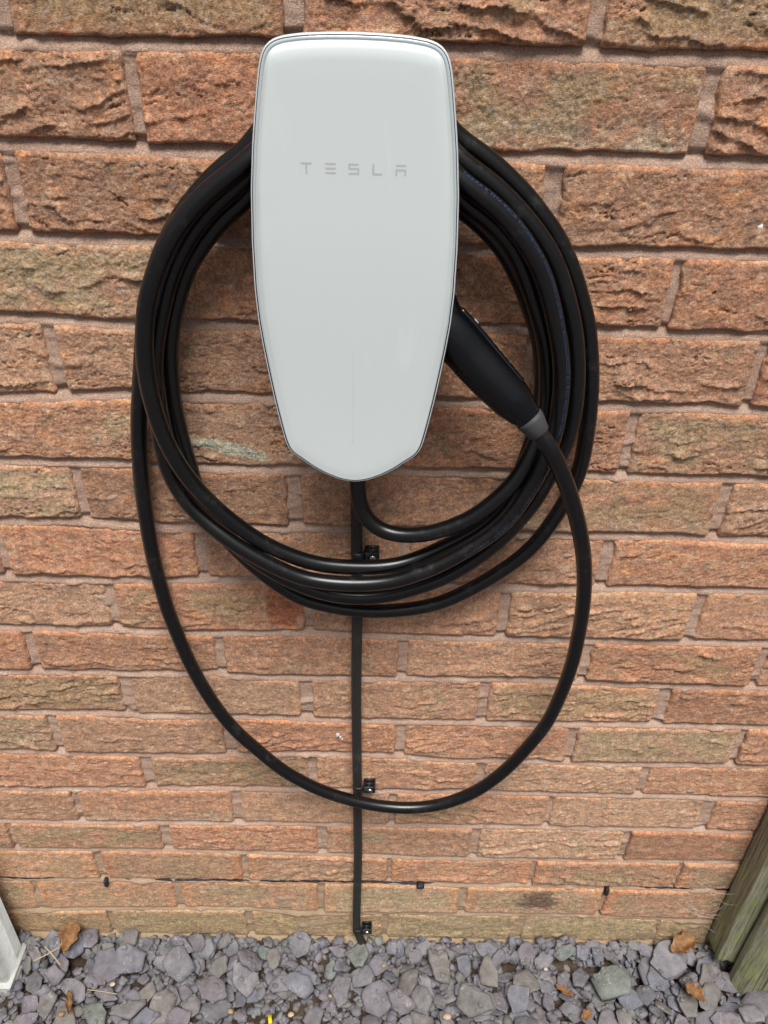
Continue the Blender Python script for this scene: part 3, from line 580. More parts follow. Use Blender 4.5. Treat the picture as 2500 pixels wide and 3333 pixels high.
STRANDS={
'feed':[(-0.0185,-0.0420,0.9138),(-0.0175,-0.0432,0.8987),(-0.0168,-0.0447,0.8837),(-0.0099,-0.0472,0.8672),(0.0042,-0.0504,0.8549),(0.0228,-0.0538,0.8514),(0.0426,-0.0564,0.8537),(0.0546,-0.0576,0.8571),(0.0759,-0.0579,0.8661),(0.0970,-0.0578,0.8789),(0.1119,-0.0570,0.8932),(0.1264,-0.0555,0.9091),(0.1358,-0.0530,0.9226),(0.1421,-0.0497,0.9367),(0.1474,-0.0458,0.9480),(0.1526,-0.0416,0.9664),(0.1558,-0.0379,0.9856),(0.1547,-0.0354,1.0067),(0.1516,-0.0343,1.0280),(0.1471,-0.0340,1.0487),(0.1396,-0.0340,1.0687),(0.1311,-0.0340,1.0884),(0.1189,-0.0340,1.1148),(0.1064,-0.0340,1.1344),(0.0915,-0.0340,1.1485),(0.0755,-0.0340,1.1600),(0.0602,-0.0340,1.1684)],
'F':[(-0.1015,-0.0550,1.1953),(-0.1161,-0.0555,1.1861),(-0.1309,-0.0567,1.1754),(-0.1427,-0.0584,1.1658),(-0.1564,-0.0601,1.1512),(-0.1645,-0.0620,1.1417),(-0.1737,-0.0639,1.1270),(-0.1831,-0.0653,1.1074),(-0.1901,-0.0659,1.0903),(-0.1945,-0.0660,1.0733),(-0.1986,-0.0660,1.0488),(-0.2004,-0.0660,1.0236),(-0.1988,-0.0659,0.9970),(-0.1950,-0.0653,0.9694),(-0.1867,-0.0639,0.9401),(-0.1784,-0.0621,0.9200),(-0.1667,-0.0606,0.8995),(-0.1546,-0.0595,0.8826),(-0.1390,-0.0583,0.8651),(-0.1240,-0.0567,0.8496),(-0.1084,-0.0555,0.8367),(-0.0867,-0.0550,0.8245),(-0.0689,-0.0546,0.8168),(-0.0502,-0.0535,0.8113),(-0.0237,-0.0511,0.8078),(0.0052,-0.0476,0.8058),(0.0323,-0.0434,0.8089),(0.0576,-0.0392,0.8192),(0.0799,-0.0361,0.8310),(0.1020,-0.0345,0.8456),(0.1226,-0.0338,0.8676),(0.1356,-0.0328,0.8937),(0.1427,-0.0308,0.9182),(0.1484,-0.0278,0.9417),(0.1519,-0.0245,0.9640),(0.1534,-0.0219,0.9885),(0.1519,-0.0205,1.0097),(0.1486,-0.0201,1.0306),(0.1441,-0.0200,1.0480),(0.1376,-0.0200,1.0636),(0.1285,-0.0200,1.0837),(0.1168,-0.0200,1.1054),(0.1051,-0.0200,1.1233),(0.0906,-0.0200,1.1381),(0.0753,-0.0200,1.1513),(0.0620,-0.0200,1.1590)],
'2':[(-0.1048,-0.0400,1.1806),(-0.1223,-0.0400,1.1686),(-0.1385,-0.0400,1.1549),(-0.1501,-0.0401,1.1423),(-0.1614,-0.0405,1.1275),(-0.1706,-0.0417,1.1119),(-0.1785,-0.0433,1.0948),(-0.1867,-0.0445,1.0712),(-0.1958,-0.0449,1.0404),(-0.1996,-0.0450,1.0143),(-0.2023,-0.0450,0.9868),(-0.2036,-0.0450,0.9585),(-0.2015,-0.0452,0.9230),(-0.1943,-0.0464,0.8987),(-0.1830,-0.0496,0.8789),(-0.1674,-0.0544,0.8636),(-0.1513,-0.0593,0.8507),(-0.1296,-0.0630,0.8351),(-0.1080,-0.0651,0.8218),(-0.0862,-0.0659,0.8097),(-0.0683,-0.0660,0.8023),(-0.0420,-0.0660,0.7982),(-0.0102,-0.0660,0.7978),(0.0211,-0.0659,0.8026),(0.0519,-0.0653,0.8160),(0.0673,-0.0639,0.8240),(0.0887,-0.0621,0.8382),(0.1098,-0.0607,0.8547),(0.1258,-0.0600,0.8714),(0.1377,-0.0595,0.8915),(0.1457,-0.0583,0.9099),(0.1541,-0.0567,0.9287),(0.1596,-0.0552,0.9512),(0.1632,-0.0540,0.9713),(0.1638,-0.0530,0.9933),(0.1630,-0.0523,1.0147),(0.1599,-0.0520,1.0358),(0.1550,-0.0520,1.0560),(0.1485,-0.0520,1.0755),(0.1411,-0.0520,1.0965),(0.1327,-0.0520,1.1152),(0.1248,-0.0520,1.1274),(0.1173,-0.0520,1.1372),(0.1064,-0.0520,1.1499),(0.0947,-0.0520,1.1611),(0.0824,-0.0520,1.1706),(0.0700,-0.0520,1.1785),(0.0576,-0.0520,1.1855)],
'3':[(-0.1074,-0.0300,1.1646),(-0.1239,-0.0300,1.1523),(-0.1357,-0.0300,1.1412),(-0.1486,-0.0300,1.1261),(-0.1617,-0.0300,1.1087),(-0.1714,-0.0300,1.0881),(-0.1805,-0.0300,1.0635),(-0.1874,-0.0300,1.0347),(-0.1899,-0.0300,1.0080),(-0.1906,-0.0301,0.9799),(-0.1885,-0.0305,0.9512),(-0.1847,-0.0316,0.9258),(-0.1801,-0.0336,0.8993),(-0.1759,-0.0358,0.8774),(-0.1655,-0.0378,0.8549),(-0.1528,-0.0395,0.8367),(-0.1343,-0.0411,0.8156),(-0.1154,-0.0426,0.8000),(-0.0935,-0.0436,0.7846),(-0.0711,-0.0439,0.7730),(-0.0437,-0.0440,0.7636),(-0.0104,-0.0440,0.7611),(0.0224,-0.0440,0.7670),(0.0546,-0.0439,0.7805),(0.0708,-0.0436,0.7881),(0.0876,-0.0426,0.7993),(0.1096,-0.0414,0.8182),(0.1303,-0.0404,0.8408),(0.1447,-0.0401,0.8630),(0.1566,-0.0400,0.8840),(0.1665,-0.0398,0.9102),(0.1738,-0.0393,0.9326),(0.1786,-0.0387,0.9485),(0.1808,-0.0382,0.9634),(0.1818,-0.0380,0.9863),(0.1803,-0.0380,1.0085),(0.1771,-0.0380,1.0302),(0.1727,-0.0380,1.0509),(0.1669,-0.0380,1.0709),(0.1566,-0.0380,1.0962),(0.1476,-0.0380,1.1152),(0.1390,-0.0380,1.1288),(0.1304,-0.0380,1.1400),(0.1187,-0.0380,1.1525),(0.1056,-0.0380,1.1647),(0.0927,-0.0380,1.1758),(0.0794,-0.0380,1.1850),(0.0567,-0.0380,1.1989)],
'4':[(-0.1096,-0.0140,1.1664),(-0.1256,-0.0140,1.1555),(-0.1395,-0.0140,1.1419),(-0.1527,-0.0140,1.1261),(-0.1666,-0.0140,1.1071),(-0.1771,-0.0140,1.0856),(-0.1865,-0.0140,1.0576),(-0.1937,-0.0140,1.0225),(-0.1978,-0.0140,0.9949),(-0.1994,-0.0140,0.9661),(-0.1987,-0.0140,0.9362),(-0.1942,-0.0140,0.9050),(-0.1880,-0.0141,0.8781),(-0.1768,-0.0144,0.8485),(-0.1602,-0.0154,0.8182),(-0.1392,-0.0167,0.7899),(-0.1141,-0.0178,0.7631),(-0.0832,-0.0186,0.7384),(-0.0542,-0.0193,0.7286),(-0.0196,-0.0198,0.7222),(0.0154,-0.0200,0.7224),(0.0498,-0.0200,0.7279),(0.0755,-0.0200,0.7366),(0.0991,-0.0200,0.7510),(0.1223,-0.0200,0.7690),(0.1444,-0.0200,0.7886),(0.1602,-0.0200,0.8064),(0.1729,-0.0200,0.8250),(0.1826,-0.0200,0.8461),(0.1893,-0.0200,0.8617),(0.1990,-0.0202,0.8926),(0.2023,-0.0207,0.9138),(0.2029,-0.0213,0.9317),(0.2019,-0.0218,0.9553),(0.2005,-0.0220,0.9789),(0.1978,-0.0220,1.0016),(0.1940,-0.0220,1.0239),(0.1891,-0.0220,1.0450),(0.1834,-0.0220,1.0655),(0.1721,-0.0220,1.0914),(0.1640,-0.0220,1.1093),(0.1531,-0.0220,1.1273),(0.1439,-0.0220,1.1409),(0.1314,-0.0220,1.1539),(0.1188,-0.0220,1.1673),(0.1054,-0.0220,1.1789),(0.0911,-0.0220,1.1901),(0.0741,-0.0220,1.2018),(0.0570,-0.0220,1.2107)],
'lead':[(-0.1048,-0.0300,1.2005),(-0.1212,-0.0302,1.1895),(-0.1355,-0.0309,1.1780),(-0.1488,-0.0322,1.1650),(-0.1625,-0.0338,1.1499),(-0.1729,-0.0348,1.1341),(-0.1843,-0.0346,1.1151),(-0.1952,-0.0328,1.0910),(-0.2042,-0.0297,1.0628),(-0.2120,-0.0260,1.0342),(-0.2191,-0.0222,1.0038),(-0.2261,-0.0188,0.9736),(-0.2319,-0.0165,0.9428),(-0.2370,-0.0154,0.9001),(-0.2391,-0.0150,0.8688),(-0.2401,-0.0150,0.8270),(-0.2396,-0.0150,0.7831),(-0.2358,-0.0151,0.7363),(-0.2325,-0.0156,0.7070),(-0.2262,-0.0172,0.6782),(-0.2169,-0.0201,0.6392),(-0.2010,-0.0237,0.5920),(-0.1810,-0.0268,0.5478),(-0.1613,-0.0288,0.5168),(-0.1458,-0.0297,0.4974),(-0.1269,-0.0300,0.4720),(-0.1057,-0.0300,0.4482),(-0.0690,-0.0300,0.4190),(-0.0282,-0.0300,0.3981),(0.0137,-0.0300,0.3854),(0.0555,-0.0300,0.3820),(0.0970,-0.0302,0.3914),(0.1363,-0.0309,0.4170),(0.1639,-0.0323,0.4505),(0.1821,-0.0341,0.4827),(0.1997,-0.0362,0.5223),(0.2147,-0.0389,0.5663),(0.2236,-0.0423,0.6231),(0.2272,-0.0462,0.6766),(0.2257,-0.0505,0.7274),(0.2232,-0.0553,0.7537),(0.2180,-0.0607,0.7939),(0.2087,-0.0670,0.8385),(0.1946,-0.0737,0.8833),(0.1780,-0.0796,0.9241),(0.1655,-0.0834,0.9497),(0.1521,-0.0845,0.9730),(0.1443,-0.0837,0.9834),(0.1386,-0.0820,0.9918)],
}

# ------------------------------------------------------------------ brick wall
wall = empty('brick_wall', (0, 0, 0))
tag(wall, 'rough red and olive brick wall with sandy recessed mortar behind the charger', 'wall')

CLAY = dict(red=(.44, .165, .078), orange=(.58, .24, .10), brown=(.30, .175, .112), tan=(.52, .33, .205),
            olive=(.38, .285, .15), grey=(.38, .32, .24), dark=(.13, .10, .075), pale=(.62, .53, .37), bright=(.62, .25, .11))
CLAY = {k: np.array(v) for k, v in CLAY.items()}
# brick number -> (olive cover, fold strength, paleness)
LOOK = {3: (.9, .7, 0), 4: (.18, 1.4, 0), 5: (.5, 1.1, 0), 10: (.18, 1.1, 0), 11: (.08, .8, 0), 12: (.40, .40, .8), 13: (.1, 1.2, 0),
        19: (.15, .9, 0), 20: (.2, .6, 0), 21: (.06, .8, .1), 26: (.55, .9, 0), 27: (.4, .7, 0), 28: (.08, .9, 0), 29: (.02, .7, 0),
        34: (.2, 1.0, 0), 35: (.1, .8, 0), 36: (.05, .8, 0), 37: (.08, .9, .1), 42: (.22, .7, 0), 43: (.1, .8, .1), 44: (.2, .7, 0), 45: (.42, 1.0, 0),
        50: (.5, .9, 0), 51: (.05, .7, 0), 52: (.05, .7, 0), 53: (.5, .45, .45), 54: (0, .9, 0), 58: (.1, .8, 0), 59: (.15, .7, 0), 60: (.08, .7, 0),
        61: (.05, .6, 0), 66: (.0, .8, 0), 67: (.38, .8, 0), 68: (.02, .9, 0), 69: (.12, 1.1, 0), 70: (0, .6, 0), 74: (.15, .8, 0), 75: (.3, .6, .1),
        76: (.05, .8, 0), 77: (.38, 1.0, 0), 82: (.75, 1.1, 0), 83: (.05, .7, .1), 84: (.25, .8, 0), 85: (.6, .9, 0), 86: (.1, .9, 0), 89: (.5, .9, 0),
        90: (.1, .7, 0), 91: (0, .9, 0), 92: (.15, .9, .2), 93: (.6, .6, 0), 98: (0, .9, 0), 99: (.6, .9, 0), 100: (.1, .8, 0), 101: (.12, .8, 0),
        102: (.15, .7, 0), 106: (.15, .5, .45), 107: (.15, .5, .1), 108: (.35, 1.0, .1), 114: (.55, .6, 0), 121: (.45, .6, 0)}
COURSE_OLIVE = {13: .1, 14: .2, 15: .36, 16: .55, 17: .95}

def make_brick(i, course, xl, xr, zb5, zt5):
    r_ = np.random.RandomState(1000 + i)
    visible = -.75 < (xl + xr) / 2 < .78
    res = (.0012 if course <= 5 else .0016) if visible else .006
    ol, fold, pale = LOOK.get(i, (COURSE_OLIVE.get(course, .06) * r_.uniform(.7, 1.2), r_.uniform(.25, 1.1), 0))
    if course >= 8: fold *= .95
    L = xr - xl; H = .0645
    nx, nz = int(L / res) + 1, int(H / res) + 1
    u, v = np.meshgrid(np.linspace(0, 1, nx), np.linspace(0, 1, nz))
    k5 = np.linspace(0, 1, 5)
    zb = np.interp(u, k5, zb5); zt = np.interp(u, k5, zt5)
    s = i * 1.37
    x0 = xl + u * L
    # ragged outline
    xa = .0026 * fbm(v * 4, v * 0 + s, 1, 3); xb = .0026 * fbm(v * 4, v * 0 + s, 2, 3)
    za = .0045 * fbm(u * L / .035, u * 0 + s, 3, 5) - .0012; zc = .0018 * fbm(u * L / .05, u * 0 + s, 4, 3)
    X = x0 + xa * (1 - u) ** 6 + xb * u ** 6
    Z = (zb + za * (1 - v) ** 3) * (1 - v) + (zt + zc) * v
    a = X * 1000; bb = Z * 1000; so = i % 97
    dl, dr = u * L, (1 - u) * L; db, dt = v * H, (1 - v) * H
    def rnd(d, r):
        q = 1 - np.clip(d / r, 0, 1); return r * (1 - np.sqrt(np.clip(1 - q * q, 0, 1)))
    rec = rnd(dl, .0035) + rnd(dr, .0035) + rnd(db, .0016) + rnd(dt, .0055) * .9
    edge = np.minimum(np.minimum(dl, dr), np.minimum(db, dt))
    # relief: slow undulation, dragged clay folds, splits, grain
    und = .0016 * fbm(a / 70, bb / 45, so, 2) + .0009 * fbm(a / 22, bb / 14, so + 3, 3)
    P_ = r_.uniform(13, 24); slope = r_.uniform(-.30, .30); wob = r_.uniform(9, 16)
    warp = wob * fbm(a / 52, bb / 34, so + 7, 2) + 4.5 * fbm(a / 20, bb / 8, so + 9, 3) + 1.6 * gnoise(a / 3.6, bb / 2.6, so + 11) + .7 * gnoise(a / 1.5, bb / 1.3, so + 10)
    ph = (bb + warp + slope * a) / P_
    fr = ph - np.floor(ph)
    band = gnoise(np.floor(ph) * 3.1 + a / 60, np.floor(ph) * 1.7, so + 12)
    mask = sstep(.03, .34, fbm(a / 48, bb / 26, so + 13, 2) + .6 * (fold - .8) + .42 * (.5 - v))
    lip = np.where(fr < .92, (1 - fr / .92) ** 1.8, (fr - .92) / .08)
    fo = .0036 * fold * mask * lip * (.65 + .7 * band)
    fo2ph = (bb + .8 * warp + 5 * gnoise(a / 9, bb / 7, so + 15)) / (P_ * .36)
    f2 = fo2ph - np.floor(fo2ph)
    m2 = sstep(.0, .45, fbm(a / 30, bb / 20, so + 17, 2) + .25 * (fold - .7))
    fo += .0011 * fold * m2 * np.where(f2 < .85, (1 - f2 / .85), (f2 - .85) / .15)
    cr = fbm(a / 115 + .25 * warp / 10, bb / 15 + slope * a / 22 + warp / 22, so + 21, 3)
    crm = sstep(.02, .3, fbm(a / 55, bb / 35, so + 23, 2))
    crack = np.exp(-(cr / .015) ** 2) * crm * fold
    grain = .0010 * fbm(a / 4.2, bb / 3.2, so + 25, 3) + .0004 * gnoise(a / 1.6, bb / 1.6, so + 27)
    pit = np.clip(gnoise(a / 3.2, bb / 3.2, so + 29) - .66, 0, 1) * .0028
    h = 1.0 * und + fo - .0031 * crack + grain - pit
    h *= (.35 + .65 * sstep(0, .004, edge))
    base = r_.uniform(-.0014, .0012) + (u - .5) * r_.uniform(-.002, .002) + (v - .5) * r_.uniform(-.0022, .0008)
    if i == 4: base -= .001
    Y = base + .0012 + rec - h
    # clay colour
    hue_ = r_.uniform(-.3, .55); lum_ = r_.uniform(.9, 1.12)
    t1 = fbm(a / 34, bb / 22, so + 31, 3); t2 = fbm(a / 16, bb / 12, so + 33, 3); t3 = fbm(a / 60, bb / 40, so + 35, 2); t4 = fbm(a / 7, bb / 6, so + 37, 3)
    wr = r_.rand(3); warm = CLAY['red'] * (.45 + .5 * wr[0]) + CLAY['brown'] * (.35 * wr[1]) + CLAY['tan'] * (.25 + .35 * wr[2])
    warm = warm / warm.sum() * ((.70 if course < 7 else .82) * r_.uniform(.86, 1.12))
    col = np.broadcast_to(warm, X.shape + (3,)).copy()
    def lay(c, w):
        nonlocal col
        w = np.clip(w, 0, 1)[..., None]; col = col * (1 - w) + CLAY[c] * w
    lay('orange', .55 * sstep(.08, .5, t1)); lay('brown', .6 * sstep(.05, .5, -t1 + .2 * t4)); lay('tan', .6 * sstep(.1, .5, t2))
    lay('grey', .5 * sstep(.22, .55, fbm(a / 20, bb / 9, so + 39, 3)))
    lay('tan', (.20 if course < 4 else .36 if course < 8 else .50) * r_.uniform(.6, 1.3) + 0 * t1)
    inner = sstep(.002, .016, np.minimum(edge + .004 * t2, np.minimum(dl, dr) * .7))
    ow = sstep(.35, -.25, t3 + .5 * t2 + .9 - 1.9 * ol)
    lay('olive', .66 * ow * (.35 + .65 * inner)); lay('grey', .55 * ow * sstep(.1, .4, t4))
    lay('dark', .3 * ow * sstep(.15, .5, t2 - .3 * t4))
    lay('pale', pale * sstep(.45, -.15, v + .35 * t1) * (.6 + .4 * t4))
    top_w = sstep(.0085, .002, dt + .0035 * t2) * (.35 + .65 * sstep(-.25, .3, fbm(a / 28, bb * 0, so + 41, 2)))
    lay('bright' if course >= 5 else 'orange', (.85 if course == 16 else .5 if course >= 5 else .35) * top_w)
    bot_w = sstep(.005, .001, db + .002 * t4) * sstep(.05, .35, fbm(a / 30, bb * 0, so + 43, 2))
    lay('bright', .6 * bot_w)
    if course in (15, 16):
        lay('bright', .55 * sstep(.03, .004, np.minimum(dl, dr) + .012 * t2) * r_.uniform(.4, 1))
    if course == 17: lay('olive', .5 + 0 * t1); lay('dark', .28 * sstep(-.2, .4, t1 - .5 * v))
    if i == 133:                                                    # a bitumen smear
        lay('dark', 0 * t1)
    sm = np.zeros_like(t1)
    if i == 133:
        dd = ((X - .270) / .032) ** 2 + ((Z - (zb5[2] + .036)) / .024) ** 2
        sm = 1.0 * sstep(1.6, .4, dd + .8 * t4 + .9 * t2) * (.75 + .5 * t4)
    if i == 67:
        dd = ((X - (xr - .022)) / .020) ** 2 + ((Z - (zb5[4] + .035)) / .034) ** 2
        sp = sstep(1.2, .8, dd + .4 * t2); Y = Y + .0028 * sp; lay('red', .9 * sp); lay('brown', .5 * sp * sstep(-.1, .3, t4))
    if i == 43:                                                     # pale mortar smear
        dd = ((X - (xl + .055)) / .045) ** 2 + ((Z - (zb5[1] + .019) + .25 * (X - xl - .055)) / .008) ** 2
        lay('pale', .8 * sstep(1.1, .5, dd + .8 * t2))
    col *= (1 + .30 * t4 + .16 * t2)[..., None] * np.array((1.47, 1.50, 1.60)) * np.array((1 + .07 * hue_, 1 - .09 * hue_, 1 - .14 * hue_)) * lum_
    if i == 133: col = col * (1 - .85 * sm[..., None]) + np.array((.03, .032, .038)) * .85 * sm[..., None]
    col = np.clip(col, .02, .8)
    V = np.stack([X, Y, Z], -1).reshape(-1, 3); C = col.reshape(-1, 3)
    g = np.arange(nx * nz).reshape(nz, nx)
    Q = np.stack([g[:-1, :-1], g[:-1, 1:], g[1:, 1:], g[1:, :-1]], -1).reshape(-1, 4)
    ring = np.concatenate([g[0, :-1], g[:-1, -1], g[-1, :0:-1], g[:0:-1, 0]])
    back = V[ring].copy(); back[:, 1] = .024
    midr = V[ring].copy(); midr[:, 1] = midr[:, 1] * .5 + .005
    n = len(V); m = len(ring)
    V = np.concatenate([V, midr, back]); C = np.concatenate([C, C[ring], C[ring]])
    k = np.arange(m); k2 = (k + 1) % m
    S1 = np.stack([ring[k2], ring[k], n + k, n + k2], -1); S2 = np.stack([n + k2, n + k, n + m + k, n + m + k2], -1)
    return add('brick', V, [Q, S1, S2], M_brick, wall, True, C)

BL = {3: 'olive tinted brick along the top edge', 4: 'deeply folded brick behind the top of the charger', 12: 'brick with pale and olive staining right of the charger top',
      43: 'brick with a pale mortar smear, beside the left of the coil', 67: 'brick with a broken red corner under the coil', 106: 'brick with a cream lower edge',
      82: 'olive brick with strong folds', 133: 'brick with a black bitumen smear'}
for i, (co, xl, xr, zb5, zt5) in enumerate(BRICKS):
    o = make_brick(i, co, xl, xr, zb5, zt5)
    if i in BL: o['label'] = BL[i]

# mortar: one recessed, weather-struck sheet
xs = np.arange(-.9, .9, .0040); zs = np.arange(-.075, 1.38, .0023)
Xm, Zm = np.meshgrid(xs, zs)
depth = np.full(Xm.shape, .0050)
courses = {}
for i, (co, xl, xr, zb5, zt5) in enumerate(BRICKS): courses.setdefault(co, []).append((xl, xr, zb5, zt5))
for co, bl in courses.items():
    kx, kb, kt = [], [], []
    for xl, xr, zb5, zt5 in bl:
        q = np.linspace(xl, xr, 5); kx += list(q); kb += list(zb5); kt += list(zt5)
    zb = np.interp(xs, kx, kb)[None]
    t = (zb - Zm) / .0105                      # 0 under the brick .. 1 at the top arris of the course below
    w = (t > -.3) & (t < 1.35)
    d = .0094 - .0069 * np.clip(t * 1.1, 0, 1)
    depth = np.where(w, d, depth)
depth += .0020 * fbm(Xm * 45, Zm * 70, 51, 4) + .0010 * gnoise(Xm * 190, Zm * 240, 55) - .003 * sstep(.35, .6, fbm(Xm * 30, Zm * 50, 52, 2))
# mortar squeezed over the membrane and the foot of the wall
sq = sstep(.12, .45, fbm(Xm * 9, Zm * 6, 57, 3)) * (Zm < .16)
depth -= .004 * sq
depth -= .006 * sstep(.0, -.012, Zm + .003 * fbm(Xm * 30, Zm * 20, 58, 3))
Vm = np.stack([Xm, depth, Zm], -1).reshape(-1, 3)
g = np.arange(len(Vm)).reshape(Xm.shape)
Qm = np.stack([g[:-1, :-1], g[:-1, 1:], g[1:, 1:], g[1:, :-1]], -1).reshape(-1, 4)
add('mortar', Vm, [Qm], M_mortar, wall, True)

# the wall goes on outside the picture
mb = MB()
for row in range(-1, 36):
    z0 = row * .075 + .0
    for k in range(-14, 15):
        x0 = k * .225 + (.1125 if row % 2 else 0)
        if row <= 17 and abs(x0 + .1) < .98: continue
        if row <= 17 and -1.12 < x0 < 1.02: continue
        mb.box(x0 + .005, x0 + .22, .001, .06, z0, z0 + .0645, .003)
o = mb.build('far_brickwork', M_far_brick, wall); o['kind'] = 'stuff'
mb = MB(); mb.box(-3.2, 3.3, .03, .13, -.3, 2.72); mb.build('block_backing', M_mortar, wall)

# damp proof membrane: a black line of felt two courses above the ground
zr = sorted([b_ for b_ in BRICKS if b_[0] == 15], key=lambda q: q[1])
kx, kb = [], []
for _, xl, xr, zb5, zt5 in zr: kx += list(np.linspace(xl, xr, 5)); kb += list(zb5)
xs_ = np.arange(-.78, .8, .004)
zc_ = np.interp(xs_, kx, kb) - .0072 + .0009 * fbm(xs_ * 18, xs_ * 0, 61, 3)
# runs that show; elsewhere mortar covers it
show = np.interp(xs_, [-.78, -.50, -.47, -.40, -.37, .08, .12, .40, .43, .56, .8], [.5, .5, -.2, -.1, .65, .75, -.4, -.4, .6, .6, .6])
prof = [(.012, .0020), (.0012, .0018), (.0002, .0006), (.0006, -.0014), (.012, -.0018)]
Vd = []
for k, (py, pz) in enumerate(prof):
    yy = np.where(py < .01, .0062 - (.0062 - py) * np.clip(show, -.4, 1.2) + .0016 * gnoise(xs_ * 70, xs_ * 0, 63), py)
    Vd.append(np.stack([xs_, yy, zc_ + pz * (.35 + .45 * show) + .0005 * gnoise(xs_ * 120, xs_ * 0 + k, 65)], -1))
Vd = np.stack(Vd, 1).reshape(-1, 3); g = np.arange(len(Vd)).reshape(-1, 5)
Qd = np.stack([g[:-1, :-1], g[1:, :-1], g[1:, 1:], g[:-1, 1:]], -1).reshape(-1, 4)
add('damp_proof_membrane', Vd, [Qd], M_dpc, wall)
for (x, dz, w, hh) in ((-.405, -.007, .0030, .010), (.373, -.008, .0034, .012), (.082, -.003, .006, .004)):
    mb = MB(); zz = float(np.interp(x, kx, kb)) - .006
    mb.box(x - w, x + w, -.0045, .006, zz + dz - hh / 2, zz + .003, .0018)
    mb.build('bitumen_lump', M_dpc, wall)

# white droppings on the wall
def splash(pts, name='bird_dropping'):
    mb = MB()
    for (x, z, rx, rz, y) in pts:
        n = 9; a = np.linspace(0, 2 * np.pi, n, endpoint=False); rr = 1 + .25 * np.random.RandomState(int(abs(x) * 1e4)).randn(n)
        V = [(x, y - .0012, z)] + [(x + rx * rr[k] * math.cos(a[k]), y, z + rz * rr[k] * math.sin(a[k])) for k in range(n)]
        mb.put(V, [], [(0, 1 + k, 1 + (k + 1) % n) for k in range(n)])
    return mb.build(name, M_paint, wall)

# ------------------------------------------------------------------ wall charger
CX = -.0200
HALF = [(1282.0, 0), (1281.7, 18), (1280.7, 36), (1279.0, 48.5), (1276.8, 55.5), (1273.6, 59.8), (1269.5, 62.8), (1262, 65.2), (1250, 67.4), (1232, 70.2), (1212, 73.0), (1182, 76.0), (1145, 77.8),
        (1110, 78.1), (1085, 76.9), (1062, 74.4), (1040, 71.4), (1017, 68.0), (1000, 65.0), (985, 62.2), (975, 60.0), (968.5, 57.6), (963.5, 53.9), (959.5, 48.5), (950, 36.5), (943.5, 26), (938.8, 15.5), (936.6, 8), (935.8, 0)]
hz = np.array(HALF) / 1000
right = np.stack([hz[:, 1], hz[:, 0]], 1)
outl = np.concatenate([right, np.stack([-right[-2:0:-1, 0], right[-2:0:-1, 1]], 1)])
def closed_resample(p, m):
    q = np.concatenate([p, p[:1]]); s = np.concatenate([[0], np.cumsum(np.linalg.norm(np.diff(q, axis=0), axis=1))])
    u = np.linspace(0, s[-1], m, endpoint=False)
    return np.stack([np.interp(u, s, q[:, k]) for k in range(2)], 1)
outl = closed_resample(outl, 720)
for _ in range(5): outl = .25 * np.roll(outl, 1, 0) + .5 * outl + .25 * np.roll(outl, -1, 0)
outl = closed_resample(outl, 240)
t_ = np.roll(outl, -1, 0) - np.roll(outl, 1, 0); t_ /= np.linalg.norm(t_, axis=1)[:, None]
nrm = np.stack([t_[:, 1], -t_[:, 0]], 1)                       # inward or outward
if ((outl - outl.mean(0)) * nrm).sum() > 0: nrm = -nrm        # make inward
CZ = 1.115
def ring_at(d):
    """outline moved inward by d; far insets shrink towards the long axis instead"""
    if np.ndim(d): return outl + nrm * np.asarray(d)[:, None]
    if d <= .016: return outl + nrm * d
    base = outl + nrm * .016
    k = 1 - (d - .016) / .052
    c = np.stack([np.zeros(len(base)), np.clip(base[:, 1], CZ - .11, CZ + .10)], 1)
    return c + (base - c) * k
def lean(y, z):
    k = .12 + .88 * sstep(.936, 1.16, z)
    return np.where(y < -.0922, -.0922 + (y + .0922) * k, y)
def shell(rings, mat, name, parent, close=True, smooth=True):
    n = len(outl); V = []; Q = []; T = []
    for d, y in rings:
        q = ring_at(d); V.append(np.stack([CX + q[:, 0], np.full(n, 0.0) + y, q[:, 1]], 1))
    for r in range(len(rings) - 1):
        i = np.arange(n); j = (i + 1) % n
        Q.append(np.stack([r * n + i, r * n + j, (r + 1) * n + j, (r + 1) * n + i], 1))
    V = np.concatenate(V)
    if name == 'front_cover': V[:, 1] = lean(V[:, 1], V[:, 2])
    if close:
        last = (len(rings) - 1) * n; h2 = n // 2
        c = np.arange(n)
        # close with quads across the mirror axis
        Qc = [(last + k, last + k + 1, last + (n - k - 1) % n, last + (n - k) % n) for k in range(0, h2)]
        Q.append(np.array(Qc))
    return add(name, V, [np.concatenate(Q)], mat, parent, smooth)
charger = empty('wall_charger', (CX, 0, .94))
tag(charger, 'white glass fronted car charger on the brick wall with grey lettering', 'charger')
shell([(.028, .02), (.028, -.045), (.020, -.066), (.006, -.0795), (.004, -.0805)], M_house, 'back_housing', charger)
shell([(.004, -.0800), (.0012, -.0800), (.0, -.0812), (-.0002, -.0885), (.0004, -.0915), (.0010, -.0920), (.0014, -.0916), (.0014, -.086)], M_rim, 'rim', charger, close=False)
up_ = sstep(1.0, 1.26, outl[:, 1])                                # the seal narrows and the clear glass edge widens towards the top
sw = .0011 - .0006 * up_; ew = .0003 + .0021 * up_
shell([(.0012 + 0 * sw, -.0905), (.0012 + 0 * sw, -.09195), (.0013 + sw, -.09195), (.0013 + sw, -.089)], M_gap, 'seal', charger, close=False)
shell([(.0012 + sw, -.0890), (.0012 + sw, -.0921), (.0013 + sw, -.0924), (.0014 + sw + ew, -.0925), (.0014 + sw + ew, -.090)], M_edge, 'glass_edge', charger, close=False)
